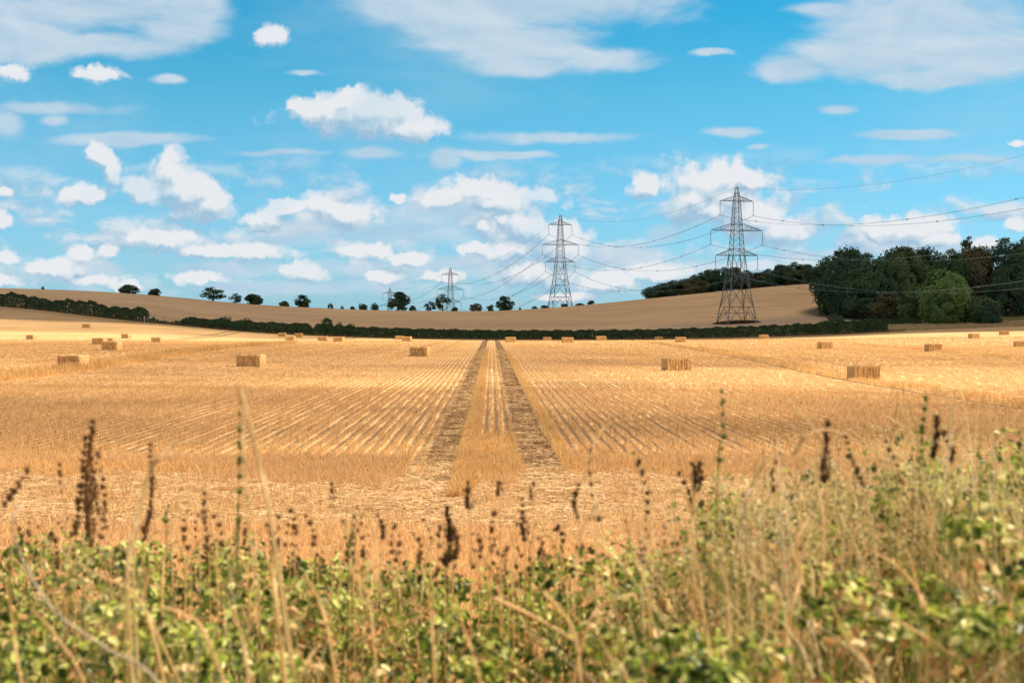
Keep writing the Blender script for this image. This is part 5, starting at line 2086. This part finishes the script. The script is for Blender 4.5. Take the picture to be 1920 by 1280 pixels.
# single bent grasses and dead stems that read on their own
GB = 'bent dry grasses and dead stems on the bank'
BENT = [
    ([(1545, 1000), (1532, 900), (1543, 835), (1528, 805), (1472, 745)], 3.0, .0042, 'p', 'pale forked grass stem rising highest on the right, tip pointing up left'),
    ([(1590, 800 + 15), (1545, 805), (1510, 820), (1490, 850)], 3.0, .0040, 'p', 'pale grass blade arching down left from the forked stem'),
    ([(1118, 1000), (1112, 900), (1108, 860), (1122, 815), (1150, 793), (1184, 786)], 3.2, .0036, 'p', 'pale grass with a curled tip bending right above the black seed heads'),
    ([(240, 1060), (262, 960), (283, 880), (320, 838), (372, 825)], 2.6, .0042, 'p', 'blurred pale grass arching right over the left side of the field'),
    ([(250, 1010), (275, 900), (295, 862), (318, 850)], 2.6, .0030, 'p', 'shorter blurred pale grass below the arching one on the left'),
    ([(505, 960), (488, 880), (470, 800), (449, 722)], 2.3, .0050, 'p', 'blurred straw blade standing high left of centre, leaning left'),
    ([(458, 880), (455, 800), (450, 730)], 2.3, .0028, 'p', 'thin blurred straw stem behind the high leaning blade'),
    ([(300, 1285), (200, 1215), (120, 1160), (70, 1100), (35, 1030), (22, 975), (45, 945)], 2.3, .0034, 'w', 'thick whitish dead stem sweeping down from the left edge'),
    ([(290, 1200), (268, 1130), (285, 1060)], 2.6, .0042, 't', 'tan stem with a knee above the sweeping whitish stem'),
    ([(265, 1130), (200, 1085), (150, 1060)], 2.6, .0032, 't', 'tan twig joining the kneed stem from the left'),
    ([(925, 1120), (1010, 1160), (1085, 1205)], 2.5, .0042, 't', 'dead stem slanting down right at bottom centre'),
    ([(1095, 1195), (1130, 1135), (1160, 1122), (1190, 1112)], 2.5, .0042, 't', 'dead stem with a sharp bend right of bottom centre'),
    ([(1210, 1280), (1220, 1200), (1215, 1110), (1190, 1050)], 2.6, .0036, 't', 'tan stem standing right of the sharply bent one'),
    ([(1395, 955), (1410, 910), (1432, 868)], 3.2, .0042, 'w', 'short pale blade slanting up right beside the dark stalks'),
    ([(1590, 905), (1605, 865), (1660, 862), (1700, 905)], 3.2, .0032, 'p', 'pale arching grass between the knobbly spike and the five-head stalk'),
    ([(1480, 1160), (1500, 1080), (1490, 1020), (1515, 975)], 2.6, .0060, 't', 'broad tan blades standing in the middle of the right growth'),
    ([(1400, 1280), (1440, 1180), (1480, 1090), (1520, 1000)], 2.5, .0040, 't', 'long tan stem leaning right from the bottom edge'),
    ([(1740, 1180), (1722, 1110), (1680, 1060), (1640, 1035)], 2.6, .0046, 't', 'reddish tan stem curving down right in the right growth'),
    ([(1730, 1190), (1720, 1100), (1705, 1040)], 2.6, .0040, 't', 'upright tan stem crossing the reddish curved one'),
    ([(1840, 1285), (1760, 1210), (1660, 1150)], 2.4, .0040, 't', 'dead stem slanting to the bottom right corner'),
    ([(1540, 1100), (1570, 1050), (1600, 1035)], 2.9, .0032, 'p', 'small pale hooked grass in the right growth'),
    ([(900, 1280), (870, 1180), (855, 1120)], 2.5, .0034, 't', 'tan stem at the bottom left of centre'),
    ([(815, 1260), (808, 1150), (800, 1090)], 2.5, .0040, 't', 'orange tan stem standing left of bottom centre'),
    ([(520, 1150), (512, 1080), (500, 1050)], 2.6, .0062, 't', 'wide orange tan dead blade left of centre'),
    ([(620, 1210), (600, 1130), (570, 1075)], 2.6, .0045, 't', 'orange tan stem leaning left beside the wide dead blade'),
    ([(390, 1200), (350, 1155), (300, 1135)], 2.4, .0040, 't', 'tan twig crossing low on the left'),
    ([(560, 1285), (600, 1205), (625, 1140)], 2.4, .0032, 't', 'thin tan stem leaning right at bottom left of centre'),
    ([(40, 1280), (25, 1180), (10, 1080)], 2.4, .0038, 't', 'tan stem standing at the left edge'),
    ([(160, 1285), (110, 1200), (60, 1140)], 2.3, .0032, 't', 'thin tan stem leaning left near the bottom left corner'),
    ([(1330, 1285), (1325, 1180), (1300, 1080)], 2.5, .0036, 't', 'tan stem rising left of the long leaning stem'),
    ([(1370, 1285), (1366, 1150), (1360, 1050)], 2.6, .0030, 't', 'thin upright stem between two thicker ones on the right'),
    ([(1880, 1230), (1900, 1120), (1915, 1080)], 2.5, .0036, 't', 'tan stem near the right edge'),
    ([(1835, 1105), (1880, 1090), (1930, 1082)], 2.8, .0040, 't', 'reddish dead twig lying level at the right edge'),
    ([(1790, 1060), (1830, 1010), (1812, 960)], 3.0, .0024, 'w', 'thin whitish twig on the leafy right edge'),
    ([(1020, 1110), (1075, 1180), (1090, 1285)], 2.5, .0038, 't', 'tan stem dropping to the bottom edge right of centre'),
    ([(700, 1200), (690, 1120), (655, 1060)], 2.6, .0032, 't', 'tan stem bending left below the middle stalks'),
    ([(470, 1285), (455, 1200), (430, 1130)], 2.4, .0036, 't', 'tan stem at the bottom, right of the crossing twig'),
    ([(1640, 1285), (1590, 1200), (1560, 1130)], 2.4, .0034, 't', 'tan stem leaning left from the bottom right'),
    ([(1180, 1285), (1140, 1225), (1120, 1180)], 2.3, .0030, 't', 'short tan stem below the sharply bent one'),
]
rb = random.Random(21)
for k in range(34):      # loose arching grasses nobody could tell apart
    x0 = rb.uniform(20, 1900)
    r0 = float(np.interp(x0, TOPX, TOPR)) + rb.uniform(0, 150)
    sgn = rb.choice((-1, 1))
    hh = rb.uniform(90, 190)
    w = rb.uniform(25, 90)
    BENT.append(([(x0, r0), (x0 + sgn * w * .15, r0 - hh * .6), (x0 + sgn * w * .5, r0 - hh * .95), (x0 + sgn * w, r0 - hh * rb.uniform(.7, 1.0))],
                 rb.uniform(3.3, 4.15), rb.uniform(.0024, .0038), rb.choice('ppt'), None))
MM = {'p': M['pale_seed'], 'w': mat_simple('bleached_stem', (0.52, 0.42, 0.31), (0.72, 0.62, 0.48), 12, .6, .3, .1), 't': M['dry_stem']}
for pts, y, rad, c, lab in BENT:
    P = [at(a, b_, y + .03 * math.sin(i * 2.1)) for i, (a, b_) in enumerate(pts)]
    base = P[0] + (P[0] - P[1]).normalized() * .10 + Vector((0, .12, -.20)) if P[0].z < P[-1].z else P[0]
    if P[0].z < P[-1].z:
        P = [base] + P
    path = smooth_path(P, 7)
    o_ = P[0]
    mb = MB()
    n = len(path)
    mb.tube([p - o_ for p in path], [rad * (1 - .55 * i / n) * (.62 if c == 'p' and y > 2.9 else .78) for i in range(n)], 6)
    if c == 'p':      # seed plume along the tip
        rr = random.Random(int(y * 100 + n))
        for i in range(int(n * .55), n):
            for k in range(4):
                p = path[i] - o_
                mb.blob(p + Vector((rr.uniform(-1, 1), rr.uniform(-1, 1), rr.uniform(-1, 1))) * .0028, (.0016, .0016, .0036), 4, 3, .2, rr)
    o = link('grass_stem', mb.mesh('grass_stem', True), MM[c], loc=o_)
    tag(o, lab or 'pale arching grass stem bending over the green bank growth', 'grass stem', GB if lab else 'arching grasses along the bank')
